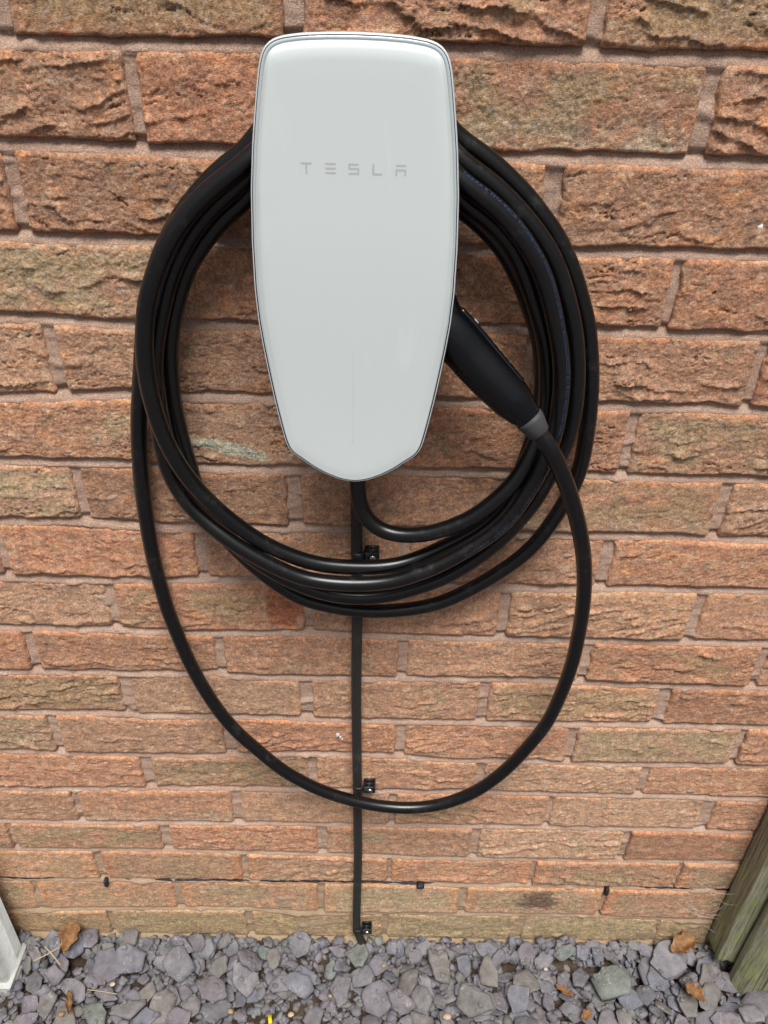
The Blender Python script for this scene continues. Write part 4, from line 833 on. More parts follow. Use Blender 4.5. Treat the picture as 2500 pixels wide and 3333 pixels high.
front = shell([(.0013 + sw + ew, -.0890), (.0013 + sw + ew, -.0925), (.0016 + sw + ew, -.0931), (.0028 + sw + ew, -.0940), (.0062, -.0948), (.0070, -.09555), (.0090, -.09615), (.0112, -.09655), (.0135, -.0968), (.016, -.0969), (.030, -.0969), (.050, -.0969), (.0665, -.0969)],
              M_glass, 'front_cover', charger)
# lettering on the glass; stroke shapes in units measured off the cover
K = .0000712
LX, LZ = -.0588, 1.2028
def poly(px):
    px = np.array(px, float)
    return np.stack([LX + .0 + (px[:, 0]) * K * 1.0, px[:, 0] * 0 - .09694, LZ - px[:, 1] * K * .98], 1)
GLYPH = {
 'T': [[(0, 0), (121, 0), (117, 12), (104, 22), (17, 22), (4, 12)], [(52, 22), (71, 22), (71, 110), (52, 110)]],
 'E': [[(0, 0), (113, 0), (109, 12), (98, 21), (15, 21), (4, 12)], [(0, 43), (113, 43), (109, 55), (98, 64), (15, 64), (4, 55)], [(0, 86), (113, 86), (109, 99), (98, 108), (15, 108), (4, 99)]],
 'S': [[(0, 0), (106, 0), (102, 12), (92, 20), (0, 20)], [(0, 20), (20, 20), (20, 41), (0, 41)], [(0, 41), (110, 41), (110, 62), (0, 62)], [(90, 62), (110, 62), (110, 87), (90, 87)], [(4, 96), (16, 87), (110, 87), (110, 108), (0, 108)]],
 'L': [[(0, 0), (20, 0), (20, 87), (0, 87)], [(0, 87), (104, 87), (100, 99), (88, 108), (0, 108)]],
 'A': [[(0, 0), (110, 0), (106, 12), (94, 21), (16, 21), (4, 12)], [(0, 43), (109, 43), (109, 64), (0, 64)], [(0, 64), (19, 64), (19, 108), (0, 108)], [(90, 64), (109, 64), (109, 108), (90, 108)]]}
import mathutils.geometry as mg
mbL = MB()
for ch, xo in (('T', 0), ('E', 247), ('S', 480), ('L', 719), ('A', 951)):
    for pts in GLYPH[ch]:
        q = poly([(x + xo, y) for x, y in pts])
        tri = [(0, a, a + 1) for a in range(1, len(q) - 1)]
        # lay the stroke on the domed glass
        mbL.put(q, [], [tuple(t) for t in tri])
mbL.build('lettering', M_letter, front)
zz = np.linspace(.976, 1.061, 16); Vs = []
for xx_ in (-.02125, -.02045): Vs.append(np.stack([np.full(16, xx_), lean(np.full(16, -.0969), zz) - .00006, zz], 1))
k = np.arange(15); add('light_strip', np.concatenate(Vs), [np.stack([k, 16 + k, 16 + k + 1, k + 1], 1)], M_strip, front)

# ------------------------------------------------------------------ charging cable: four turns, a hanging loop and the connector
cable = empty('charging_cable', (-.02, -.04, .60))
tag(cable, 'thick black charging cable coiled around the charger with its loose loop hanging below', 'cable')
def bridge(a, b):
    a, b = np.array(a), np.array(b); top = max(a[2], b[2])
    return [(a[0] * .55 + CX * .45 + .012, (a[1] * 2 + b[1]) / 3, top * .7 + a[2] * .3 + .020), (CX, (a[1] + b[1]) / 2, top + .028), (b[0] * .55 + CX * .45 - .012, (a[1] + 2 * b[1]) / 3, top * .7 + b[2] * .3 + .020)]
STRANDS['lead'] = STRANDS['lead'][:-2] + [(.1475, -.0812, .9772), (.1425, -.0800, .9837), (.1385, -.0788, .9887), (.1350, -.0776, .9930)]
path = []
order = ['feed', 'F', '2', '3', '4', 'lead']
for k, nme in enumerate(order):
    if k: path += bridge(path[-1], STRANDS[nme][0])
    path += STRANDS[nme]
CP = catmull(path, .0035, 16)
CR = .0079
Vc, Qc, Tc = sweep(CP, CR, 24, True)
cord = add('cord', Vc, [Qc, np.array(Tc)], M_cord, cable, True)

# printing along the cord
def cord_text(txt, p0, p1, size, phi, mat, name='cord_print'):
    i0 = int(np.argmin(np.linalg.norm(CP - np.array(p0), axis=1))); i1 = int(np.argmin(np.linalg.norm(CP - np.array(p1), axis=1)))
    seg = CP[i0:i1 + 1] if i1 > i0 else CP[i1:i0 + 1][::-1]
    s = np.concatenate([[0], np.cumsum(np.linalg.norm(np.diff(seg, axis=0), axis=1))])
    T = np.gradient(seg, axis=0); T /= np.linalg.norm(T, axis=1)[:, None]
    N = np.array([0, -.8, .55])[None] - T * (T @ np.array([0, -.8, .55]))[:, None]; N /= np.linalg.norm(N, axis=1)[:, None]
    Uo = np.cross(N, T)
    cu = bpy.data.curves.new('print', 'FONT'); cu.body = txt; cu.size = 1.0; cu.resolution_u = 2
    ob = bpy.data.objects.new('print', cu); sc.collection.objects.link(ob)
    dg = bpy.context.evaluated_depsgraph_get(); ev = ob.evaluated_get(dg); me = ev.to_mesh()
    n = len(me.vertices); co = np.empty(n * 3, np.float32); me.vertices.foreach_get('co', co); co = co.reshape(-1, 3)
    polys = [tuple(p.vertices) for p in me.polygons]
    ev.to_mesh_clear(); bpy.data.objects.remove(ob); bpy.data.curves.remove(cu)
    xx = (co[:, 0] - co[:, 0].min()) / (co[:, 0].max() - co[:, 0].min()) * s[-1]
    ff = phi + (co[:, 1] - .35) * size / CR
    C = np.stack([np.interp(xx, s, seg[:, k]) for k in range(3)], 1)
    Nn = np.stack([np.interp(xx, s, N[:, k]) for k in range(3)], 1); Uu = np.stack([np.interp(xx, s, Uo[:, k]) for k in range(3)], 1)
    V = C + (CR + .0002) * (np.cos(ff)[:, None] * Nn + np.sin(ff)[:, None] * Uu)
    fs = {}
    for p in polys: fs.setdefault(len(p), []).append(p)
    add(name, V, [np.array(f) for f in fs.values()], mat, cord)

# ---- connector
CAXIS = np.array([(.0405, -.045, 1.0815), (.0484, -.05, 1.0743), (.0620, -.055, 1.0628), (.0802, -.060, 1.0452), (.0984, -.066, 1.0278), (.1165, -.072, 1.0115), (.1330, -.077, .9951), (.1345, -.0775, .9936)])
CA = catmull(CAXIS, .0025, 2)
s_ = np.linspace(0, 1, len(CA))
wid = np.interp(s_, [0, .10, .25, .45, .62, .82, .97, 1], [.0215, .0215, .0210, .0203, .0195, .0176, .0121, .0112])
dep = wid * np.interp(s_, [0, .4, 1], [.95, .9, .95])
T = np.gradient(CA, axis=0); T /= np.linalg.norm(T, axis=1)[:, None]
view = np.array([.0, -.82, .57]); Nn = view[None] - T * (T @ view)[:, None]; Nn /= np.linalg.norm(Nn, axis=1)[:, None]
Uu = np.cross(Nn, T)
if Uu[len(Uu) // 2, 2] < 0: Uu = -Uu                              # towards the upper right side
def sup(a, e=2.12):
    c, s = np.cos(a), np.sin(a)
    return np.sign(c) * np.abs(c) ** (2 / e), np.sign(s) * np.abs(s) ** (2 / e)
def patch(i0, i1, a0, a1, off, n, taper=True):
    ii = np.linspace(i0, i1, max(6, int((i1 - i0) * 1.0))); aa = np.linspace(a0, a1, n); V = []
    for q, f in enumerate(ii):
        def at_(A): return np.array([np.interp(f, np.arange(len(CA)), A[:, k]) for k in range(3)])
        c, nn, uu = at_(CA), at_(Nn), at_(Uu); w = np.interp(f, np.arange(len(CA)), wid); d = np.interp(f, np.arange(len(CA)), dep)
        cc, ss = sup(aa); o = off if np.ndim(off) == 0 else off[q]
        e_ = np.ones(n); 
        V.append(c + (cc * (d + o * e_))[:, None] * nn + (ss * (w + o * e_))[:, None] * uu)
    V = np.array(V); m = len(V); g = np.arange(m * n).reshape(m, n)
    return V, np.stack([g[:-1, :-1], g[:-1, 1:], g[1:, 1:], g[1:, :-1]], -1).reshape(-1, 4)
Vb, Qb = patch(0, len(CA) - 1, 0, 2 * np.pi, 0.0, 49)
Vb = Vb.reshape(-1, 3); n0 = len(Vb)
conn = add('connector', np.concatenate([Vb, CA[-1:]]), [Qb, np.array([(n0, n0 - 49 + k, n0 - 49 + k + 1) for k in range(48)])], M_conn, cable, True)
NA = len(CA) - 1
def solid_patch(name, i0, i1, a0, a1, h, n, mat, lo=-.002):
    A, Qa = patch(i0, i1, a0, a1, h, n); B_, _ = patch(i0, i1, a0, a1, lo, n)
    m = A.shape[0]; g = np.arange(m * n).reshape(m, n); o = m * n
    ring = np.concatenate([g[0, :-1], g[:-1, -1], g[-1, :0:-1], g[:0:-1, 0]]); k = np.arange(len(ring)); k2 = (k + 1) % len(ring)
    S = np.stack([ring[k2], ring[k], o + ring[k], o + ring[k2]], -1)
    return add(name, np.concatenate([A.reshape(-1, 3), B_.reshape(-1, 3)]), [np.concatenate([Qa, S])], mat, conn)
solid_patch('button_panel', NA * .16, NA * .76, rad(50), rad(112), .0011, 14, M_panel)
for f in np.linspace(.42, .92, 24):
    solid_patch('grip_rib', NA * f, NA * (f + .011), rad(-118), rad(-66), .0006, 7, M_conn)
for f in (.45, .505, .56, .615, .67):
    solid_patch('indicator_light', NA * f, NA * (f + .014), rad(80), rad(86), .00135, 3, M_led, .0008)
# ring mark on the button
fi = NA * .27; c0 = patch(fi - 1, fi + 1, rad(66), rad(80), .0013, 5)[0]
ctr = c0[len(c0) // 2, 2]; e1 = c0[-1, 2] - c0[0, 2]; e1 /= np.linalg.norm(e1); e2 = c0[2, 4] - c0[2, 0]; e2 /= np.linalg.norm(e2)
aa = np.linspace(0, 2 * np.pi, 17); mb = MB(); mb.tube([ctr + .0026 * (math.cos(q) * e1 + math.sin(q) * e2) for q in aa], .00035, 5); mb.build('button_ring', M_led, conn)
# grey strain relief
Pq = np.array([(.1322, -.0767, .9959), (.1345, -.0775, .9936), (.1385, -.0788, .9887), (.1425, -.080, .9837), (.1430, -.0801, .9831)])
mb = MB(); mb.tube(Pq, np.array([.0128, .0127, .0112, .0097, .0088]), 32); mb.build('collar', M_collar, conn, True)
# nose of the connector going into the holster behind the cover
mb = MB(); mb.tube(catmull([(.030, -.050, 1.118), (.042, -.050, 1.108), (.050, -.052, 1.096), (.0565, -.054, 1.083), (.060, -.055, 1.072)], .003, 1), .0112, 20); mb.build('plug_nose', M_conn, conn, True)

def near_strand(name, x, z):
    q = np.array(STRANDS[name]); return tuple(q[np.argmin((q[:, 0] - x) ** 2 + (q[:, 2] - z) ** 2)])
S2 = STRANDS['2']
cord_text('DEKRA K EMA-KEUR EVC07B+D6-F 5G6.0+5X0.5 LEONI G1 EcoSense\u00aeCDC EU-EYU 450/750V 5X6', S2[-1], S2[33], .0042, .42, M_print)
cord_text('GB/T-33594-2017  EVC5125  3285919', S2[32], S2[26], .0040, .55, M_print2)
cord_text('LEONI G1 EcoSense\u00aeCDC EU-EYU 450/750V', S2[8], S2[2], .0040, .15, M_print2)

# ------------------------------------------------------------------ supply cable down the wall and its clips
SUP = [(-.0195, .965), (-.0195, .8879), (-.0198, .8346), (-.0188, .6991), (-.0190, .5804), (-.0177, .465), (-.0160, .3235), (-.0150, .2303), (-.0155, .1705), (-.0163, .0853), (-.0156, .0393), (-.0110, .010), (-.0020, -.020), (.004, -.045)]
SP = catmull([(x, -.0085, z) for x, z in SUP], .006, 3)
mb = MB(); mb.tube(SP, .0063, 18); o = mb.build('supply_cable', M_supply, None, True)
tag(o, 'thin straight black supply cable running down the bricks into the slate chippings', 'cable')

def make_clip(x, z, label):
    t = empty('cable_clip', (x, 0, z)); tag(t, label, 'cable clip', 'black clips holding the supply cable to the wall')
    cxc = x - .0158
    mb = MB()
    w = .0095
    mb.box(x - w + .001, x + .0072, -.0145, -.0125, z - .0062, z + .0062, .0006)          # front plate
    mb.box(x + .0058, x + .0072, -.0124, .0, z - .0062, z + .0062, .0004)                  # right wall
    mb.box(x - w + .001, x + .0057, -.0016, .0, z - .0062, z + .0062)                     # back plate
    mb.box(x - w + .001, x + .0057, -.0075, -.0062, z - .0062, z + .0060)                  # ribs
    mb.box(x - .0022, x - .0008, -.0123, -.0017, z - .0062, z + .0058)
    mb.box(x - w + .001, x + .0057, -.0123, -.0017, z - .0062, z - .001)
    blk = mb.build('clip_block', M_clip, t)
    # band round the cable
    a = np.linspace(rad(-8), rad(188), 22); V = []
    for zz in (z - .0058, z + .0058):
        for rr in (.0064, .0080):
            V.append(np.stack([cxc + rr * np.cos(a), -.0085 - rr * np.sin(a), np.full(22, zz)], 1))
    V = np.concatenate(V); k = np.arange(21); n = 22
    Q = np.concatenate([np.stack([2 * 0 + n + k, n + k + 1, 3 * n + k + 1, 3 * n + k], 1), np.stack([k + 1, k, 2 * n + k, 2 * n + k + 1], 1),
                        np.stack([k, k + 1, n + k + 1, n + k], 1), np.stack([2 * n + k, 3 * n + k, 3 * n + k + 1, 2 * n + k + 1], 1)])
    add('band', V, [Q], M_clip, t, False)
    # pan-head screw with a cross slot
    mb = MB(); n = 16; prof = [(.0034, -.0146), (.0034, -.0154), (.0030, -.0163), (.0018, -.0169), (0.0, -.0171)]
    V = []
    for r, y in prof[:-1]: V += [(x + r * math.cos(q), y, z + r * math.sin(q)) for q in np.linspace(0, 2 * np.pi, n, endpoint=False)]
    V.append((x, prof[-1][1], z)); Q = []
    for r in range(3):
        for q in range(n): Q.append((r * n + q, r * n + (q + 1) % n, (r + 1) * n + (q + 1) % n, (r + 1) * n + q))
    mb.put(V, Q, [(3 * n + q, 3 * n + (q + 1) % n, 4 * n) for q in range(n)])
    scw = mb.build('screw', M_screw, t, True)
    mb = MB()
    for ang in (20, 110):
        d = np.array([math.cos(rad(ang)), 0, math.sin(rad(ang))]); e = np.array([-d[2], 0, d[0]]); c = np.array([x, 0, z])
        V = [c + d * sx * .0022 + e * sy * .00042 + np.array([0, y, 0]) for y in (-.01735, -.0160) for sx in (-1, 1) for sy in (-1, 1)]
        mb.put(V, [(0, 1, 3, 2), (4, 6, 7, 5), (0, 4, 5, 1), (2, 3, 7, 6), (0, 2, 6, 4), (1, 5, 7, 3)])
    mb.build('screw_slot', M_dpc, scw)
make_clip(-.0021, .7929, 'topmost black clip with screw, just under the charger and touching the coil')
make_clip(.0006, .3974, 'middle black clip on the supply cable, just above the hanging loop')
make_clip(.0012, .0375, 'lowest black clip on the supply cable, just above the slate chippings')

# ------------------------------------------------------------------ white post at the left edge
wp = empty('plastic_post', (-.61, -.04, -.035)); tag(wp, 'white plastic square post with rimmed foot standing in the slate before the wall', 'post')
mb = MB(); mb.box(-.640, -.5625, -.0780, -.0180, -.030, 2.0, .003); mb.build('shaft', M_post_white, wp)
mb = MB(); mb.box(-.648, -.5570, -.0850, -.0150, -.050, -.0120, .0035); mb.build('foot', M_post_white, wp)
mb = MB(); mb.box(-.6495, -.5555, -.0865, -.0135, -.0125, -.0100, .0009); mb.build('rim', M_post_white, wp)

# ------------------------------------------------------------------ weathered fence posts at the right
def timber(name, outline, z0, z1, label, seed):
    """vertical timber from a plan outline; grain checks and uneven faces"""
    o_ = np.array(outline, float); q = []
    for a_, b2_ in zip(o_, np.roll(o_, -1, 0)):
        m_ = max(2, int(np.linalg.norm(b2_ - a_) / .0016))
        q += [a_ + (b2_ - a_) * t_ / m_ for t_ in range(m_)]
    q = np.array(q); n = len(q)
    zs = np.concatenate([[z0], np.concatenate([np.linspace(z0 + .003, .75, 70), np.linspace(.8, z1, 12)])]); V = []
    c = q.mean(0)
    for k, z in enumerate(zs):
        p = c + (q - c) * (.965 if k == 0 else 1)
        ar = np.arange(n)
        d = .0010 * fbm(ar / 9.0, np.full(n, z * 5), seed, 3) - .0022 * sstep(.34, .5, gnoise(ar / 3.1, np.full(n, z * 2.2), seed + 3))
        v = p - c; v /= np.linalg.norm(v, axis=1)[:, None]; p = p + v * d[:, None]
        V.append(np.stack([p[:, 0], p[:, 1], np.full(n, z) + (0.006 * gnoise(ar / 9.0, ar * 0.0, seed + 5) if k < 2 else 0)], 1))
    V = np.concatenate(V); i = np.arange(len(zs) - 1)[:, None] * n; j = np.arange(n)[None]; k = (j + 1) % n
    Q = np.stack([i + j, i + k, i + n + k, i + n + j], -1).reshape(-1, 4)
    m = len(V); V = np.concatenate([V, [[c[0], c[1], z0], [c[0], c[1], z1]]])
    T = [(m, (a + 1) % n, a) for a in range(n)] + [(m + 1, m - n + a, m - n + (a + 1) % n) for a in range(n)]
    o = add(name, V, [Q, np.array(T)], M_wood, None, False, None, (c[0], c[1], z0))
    tag(o, label, 'post', 'weathered timber posts at the wall')
    return o
timber('fence_post', [(.5600, -.0045), (.5605, -.0420), (.5625, -.0440), (.66, -.0440), (.66, -.0045)], .020, 2.0, 'green stained timber post flat against the wall, its end above the slate', 11)
timber('fence_post', [(.5875, -.0475), (.5875, -.060), (.600, -.072), (.622, -.074), (.627, -.070), (.632, -.074), (.70, -.074), (.70, -.0475)], -.040, 2.0, 'grooved brown and green timber post in front, standing down in the slate', 23)

# ------------------------------------------------------------------ ground: soil, slate chippings
GZ = -.036
xs = np.concatenate([[-60, -12, -3], np.arange(-1.2, 1.21, .012), [3, 12, 60]]); ys = np.concatenate([[-60, -15, -4, -1.5], np.arange(-.7, .031, .012)])
Xg, Yg = np.meshgrid(xs, ys); Zg = GZ + .006 * fbm(Xg * 9, Yg * 9, 71, 4) * (np.abs(Xg) < 1.25) * (Yg > -.75) + .019 * sstep(-.055, .0, Yg)
Vg = np.stack([Xg, Yg, Zg], -1).reshape(-1, 3); g = np.arange(len(Vg)).reshape(Xg.shape)
me = mesh_np('ground', Vg, [np.stack([g[:-1, :-1], g[:-1, 1:], g[1:, 1:], g[1:, :-1]], -1).reshape(-1, 4)], M_soil, True)
ground = link('ground', me); tag(ground, 'soil strewn with grey slate chippings at the foot of the wall', None, None, 'structure')

def chip_shape(seed, n=None):
    """a cleaved flake: irregular polygon outline, stepped flat top, rough edge; unit length 1"""
    r = np.random.RandomState(seed); n0 = r.randint(5, 8)
    a0 = np.sort((np.arange(n0) + r.uniform(-.32, .32, n0)) / n0 * 2 * np.pi); r0 = r.uniform(.72, 1.08, n0)
    el = r.uniform(1.0, 1.75)
    P = np.stack([np.cos(a0) * r0, np.sin(a0) * r0 / el], 1) * .5
    q = []
    for c_ in range(n0):
        p0, p1 = P[c_], P[(c_ + 1) % n0]; e_ = p1 - p0; nn = np.array([e_[1], -e_[0]])
        q.append(p0); q.append(p0 + e_ * r.uniform(.25, .45) + nn * r.uniform(-.05, .06)); q.append(p0 + e_ * r.uniform(.58, .78) + nn * r.uniform(-.05, .06))
    q = np.array(q); n = len(q)
    th = r.uniform(.075, .19)
    def ringz(k, z): return np.concatenate([q * k, np.full((n, 1), 0.0) + z], 1)
    R0 = ringz(.93, -th * .5); R0[:, :2] += r.normal(0, .018, (n, 2))
    R1 = ringz(1.0, 0); R1[:, 2] += r.uniform(-.3, .3, n) * th
    R2 = ringz(.985, th * .46); R2[:, :2] *= (1 - np.abs(r.normal(0, .035, (n, 1)))); R2[:, 2] += r.normal(0, .006, n)
    slope = r.normal(0, .05, 2)
    R3 = ringz(r.uniform(.5, .8), th * .5); R3[:, 2] += r.normal(0, .008, n)
    for _ in range(r.randint(0, 3)):                                # cleavage steps across the face
        d = r.uniform(0, 2 * np.pi); dv = np.array([math.cos(d), math.sin(d)]); lim = r.uniform(.05, .28)
        for R_ in (R2, R3): R_[(R_[:, :2] @ dv) > lim, 2] -= th * r.uniform(.2, .4)
    top = np.array([[0, 0, th * .5 + r.normal(0, .01)]]); bot = np.array([[0, 0, -th * .5]])
    V = np.concatenate([R0, R1, R2, R3, top, bot]); V[:, 2] += V[:, :2] @ slope
    j = np.arange(n); k = (j + 1) % n
    Q = np.concatenate([np.stack([b_ * n + j, b_ * n + k, (b_ + 1) * n + k, (b_ + 1) * n + j], 1) for b_ in range(3)])
    T = np.concatenate([np.stack([3 * n + j, 3 * n + k, np.full(n, 4 * n)], 1), np.stack([k, j, np.full(n, 4 * n + 1)], 1)])
    return V, Q, T
SHAPES = [chip_shape(200 + k) for k in range(36)]
SH_ME = [mesh_np('slate_chip', V, [Q, T], M_slate) for V, Q, T in SHAPES]

def frag_shape(seed):
    r = np.random.RandomState(seed); n = r.randint(5, 8)
    a0 = (np.arange(n) + r.uniform(-.32, .32, n)) / n * 2 * np.pi; el = r.uniform(1, 1.8)
    q = np.stack([np.cos(a0), np.sin(a0) / el], 1) * r.uniform(.7, 1.08, (n, 1)) * .5; th = r.uniform(.12, .26)
    A = np.concatenate([q * .94, np.full((n, 1), -th * .5)], 1); B_ = np.concatenate([q, r.uniform(-.1, .1, (n, 1)) * th], 1); D = np.concatenate([q * .95, th * .5 + r.normal(0, .02, (n, 1))], 1)
    V = np.concatenate([A, B_, D, [[0, 0, th * .52]]]); j = np.arange(n); k = (j + 1) % n
    Q = np.concatenate([np.stack([b_ * n + j, b_ * n + k, (b_ + 1) * n + k, (b_ + 1) * n + j], 1) for b_ in range(2)])
    return V, Q, np.stack([2 * n + j, 2 * n + k, np.full(n, 3 * n)], 1)
NS = len(SHAPES); SHAPES += [frag_shape(700 + k) for k in range(24)]
cell = .003; hx0, hy0 = -1.1, -.62; HW, HH = int(2.2 / cell), int(.64 / cell)
gx = hx0 + (np.arange(HW) + .5) * cell; gy = hy0 + (np.arange(HH) + .5) * cell
hm = np.full((HH, HW), GZ) + .019 * sstep(-.055, 0, gy)[:, None]
def settle(x, y, size, shape, rz, r, bury=.25):
    """rest a flake on the height map: lie on the plane of what is under it"""
    V = SHAPES[shape][0] * size
    R_ = np.array([[math.cos(rz), -math.sin(rz)], [math.sin(rz), math.cos(rz)]])
    q = V[:, :2] @ R_.T
    ext = np.abs(q).max(0)
    i0, i1 = int((x - ext[0] - hx0) / cell), int((x + ext[0] - hx0) / cell) + 1; j0, j1 = int((y - ext[1] - hy0) / cell), int((y + ext[1] - hy0) / cell) + 1
    if i0 < 0 or j0 < 0 or i1 >= HW or j1 > HH: return None
    sx, sy = np.meshgrid(gx[i0:i1] - x, gy[j0:j1] - y)
    rx = (sx * math.cos(rz) + sy * math.sin(rz)); ry = (-sx * math.sin(rz) + sy * math.cos(rz))
    ax, ay = np.abs(V[:, 0]).max(), np.abs(V[:, 1]).max()
    ins = (rx / ax) ** 2 + (ry / ay) ** 2 < .95
    if ins.sum() < 4: return None
    H_ = hm[j0:j1, i0:i1]
    A = np.stack([sx[ins], sy[ins], np.ones(ins.sum())], 1); co, *_ = np.linalg.lstsq(A, H_[ins], rcond=None)
    lean_ = max(0.0, (y + .034) / .034) * r.uniform(.2, .9)
    gx_, gy_ = np.clip(co[0] + r.normal(0, .10), -.6, .6), np.clip(co[1] + lean_ + r.normal(-.03, .10), -.6, 1.0)
    th = -V[:, 2].min() * 1.0
    resid = H_[ins] - A[:, :2] @ np.array([gx_, gy_]); base = np.percentile(resid, 88) * (1 - bury * .5) + np.median(resid) * bury * .5
    z = base + th * .85
    if z > .008 and size > .02: return None
    plane = sx * gx_ + sy * gy_ + z + th * .8
    hm[j0:j1, i0:i1] = np.where(ins, np.maximum(H_, plane), H_)
    nrm_ = Vector((-gx_, -gy_, 1)).normalized(); q1 = Vector((0, 0, 1)).rotation_difference(nrm_)
    M = (q1.to_matrix() @ Matrix.Rotation(rz, 3, 'Z'))
    return M, z
r = np.random.RandomState(31)
def in_view(x, y): return -.60 < x < .66 and y > -.150
def blocked(x, y, s):
    if x < -.545 and y > -.100: return True
    if x > .585 - s * .3 and y > -.085: return True
    if y > -.002 - s * .27: return True
    return False
# small fragments first (uncountable)
frag = MB(); tint_f = []
def frag_add(x, y, s, bury=.25):
    k = NS + r.randint(24); rz = r.uniform(0, 2 * np.pi); st = settle(x, y, s, k, rz, r, bury)
    if st is None: return
    M, z = st; V, Q, T = SHAPES[k]; frag.put((V * s) @ np.array(M).T + np.array([x, y, z]), Q, T); tint_f.extend([r.rand()] * len(V))
for _ in range(3000): frag_add(r.uniform(-.72, .78), r.uniform(-.2, -.003), r.uniform(.006, .020))
for _ in range(500): frag_add(r.uniform(-.60, .66), r.uniform(-.026, -.004), r.uniform(.010, .024))
for _ in range(700):
    x_, y_ = r.uniform(-.62, .68), r.uniform(-.16, -.02)
    if not (((x_ + .13) / .05) ** 2 + ((y_ + .115) / .035) ** 2 < 1): frag_add(x_, y_, r.uniform(.014, .028))
for _ in range(2600): frag_add(r.uniform(-1.0, 1.0), r.uniform(-.58, -.150), r.uniform(.016, .05))
soil_gap = lambda x, y: ((x + .13) / .05) ** 2 + ((y + .115) / .035) ** 2 < 1 or ((x + .005) / .045) ** 2 + ((y + .012) / .016) ** 2 < 1
chips = []
SPOT = [(.475, -.020, .075, None), (-.105, -.075, .070, None), (.595, -.115, .055, None),
        (-.33, -.125, .048, None), (-.455, -.085, .055, None), (-.30, -.045, .055, None), (-.20, -.022, .045, None), (-.245, -.020, .050, None), (.10, -.055, .070, None), (.585, -.060, .060, None), (.055, -.1, .055, None)]
n_big, n_mid, n_small = 66, 120, 74
NEAR = 40
plan = [('n', r.uniform(.024, .046)) for _ in range(NEAR)] + [(r.uniform(.020, .030)) for _ in range(n_small)] + [(r.uniform(.030, .045)) for _ in range(n_mid)] + [(r.uniform(.045, .068)) for _ in range(n_big - len(SPOT))]
for s in plan:
    near = isinstance(s, tuple)
    if near: s = s[1]
    for tr in range(60):
        x, y = r.uniform(-.60, .67), (r.uniform(-.026, -.008) if near else r.uniform(-.140, -.006))
        if blocked(x, y, s) or (soil_gap(x, y) and r.rand() < .93): continue
        # prefer the lowest place of a few tries
        best = None
        for _ in range(6):
            x2, y2 = np.clip(x + r.normal(0, .02), -.62, .68), np.clip(y + r.normal(0, .003 if near else .015), -.155, -.006)
            if blocked(x2, y2, s) or (soil_gap(x2, y2) and r.rand() < .9): continue
            j, i = int((y2 - hy0) / cell), int((x2 - hx0) / cell); hh = hm[max(0, j - 3):j + 4, max(0, i - 3):i + 4].mean()
            if best is None or hh < best[0]: best = (hh, x2, y2)
        if best is None: continue
        _, x, y = best; k = r.randint(36); rz = r.uniform(0, 2 * np.pi); st = settle(x, y, s, k, rz, r)
        if st is None: continue
        chips.append((x, y, s, k, st, None)); break
for x, y, s, lab in SPOT:
    k = r.randint(36); rz = r.uniform(-.5, .5); st = settle(x, y, s, k, rz, r, .4)
    if st: chips.append((x, y, s, k, st, lab))
for x, y, s, k, (M, z), lab in chips[:300]:
    o = bpy.data.objects.new('slate_chip', SH_ME[k]); sc.collection.objects.link(o); o.parent = ground
    m4 = M.to_4x4() @ Matrix.Diagonal((s, s, s, 1)); m4.translation = (x, y, z); o.matrix_local = m4
    if lab: o['label'] = lab
for _ in range(300): frag_add(r.uniform(-.60, .66), r.uniform(-.15, -.006), r.uniform(.006, .012), .6)
o = frag.build('slate_fragment', M_slate, ground); o['kind'] = 'stuff'
ta = o.data.attributes.new('tint', 'FLOAT', 'POINT'); ta.data.foreach_set('value', np.array(tint_f, np.float32))

def top_z(x, y): 
    j, i = int((y - hy0) / cell), int((x - hx0) / cell); return float(hm[max(0, j - 2):j + 3, max(0, i - 2):i + 3].max())
# pebbles among the slate
for k in range(9):
    x, y = r.uniform(-.5, .5), r.uniform(-.14, -.012); s = r.uniform(.0025, .0055)
    n, m = 9, 6; V = []
    for a in range(m):
        th = math.pi * a / (m - 1)
        for q in range(n):
            ph = 2 * math.pi * q / n; rr = 1 + .12 * r.randn()
            V.append((x + s * 1.3 * rr * math.sin(th) * math.cos(ph), y + s * rr * math.sin(th) * math.sin(ph), top_z(x, y) + s * .3 + s * .6 * math.cos(th)))
    Q = [(a * n + q, a * n + (q + 1) % n, (a + 1) * n + (q + 1) % n, (a + 1) * n + q) for a in range(m - 1) for q in range(n)]
    add('pebble', V, [np.array(Q)], M_pebble, ground, True)

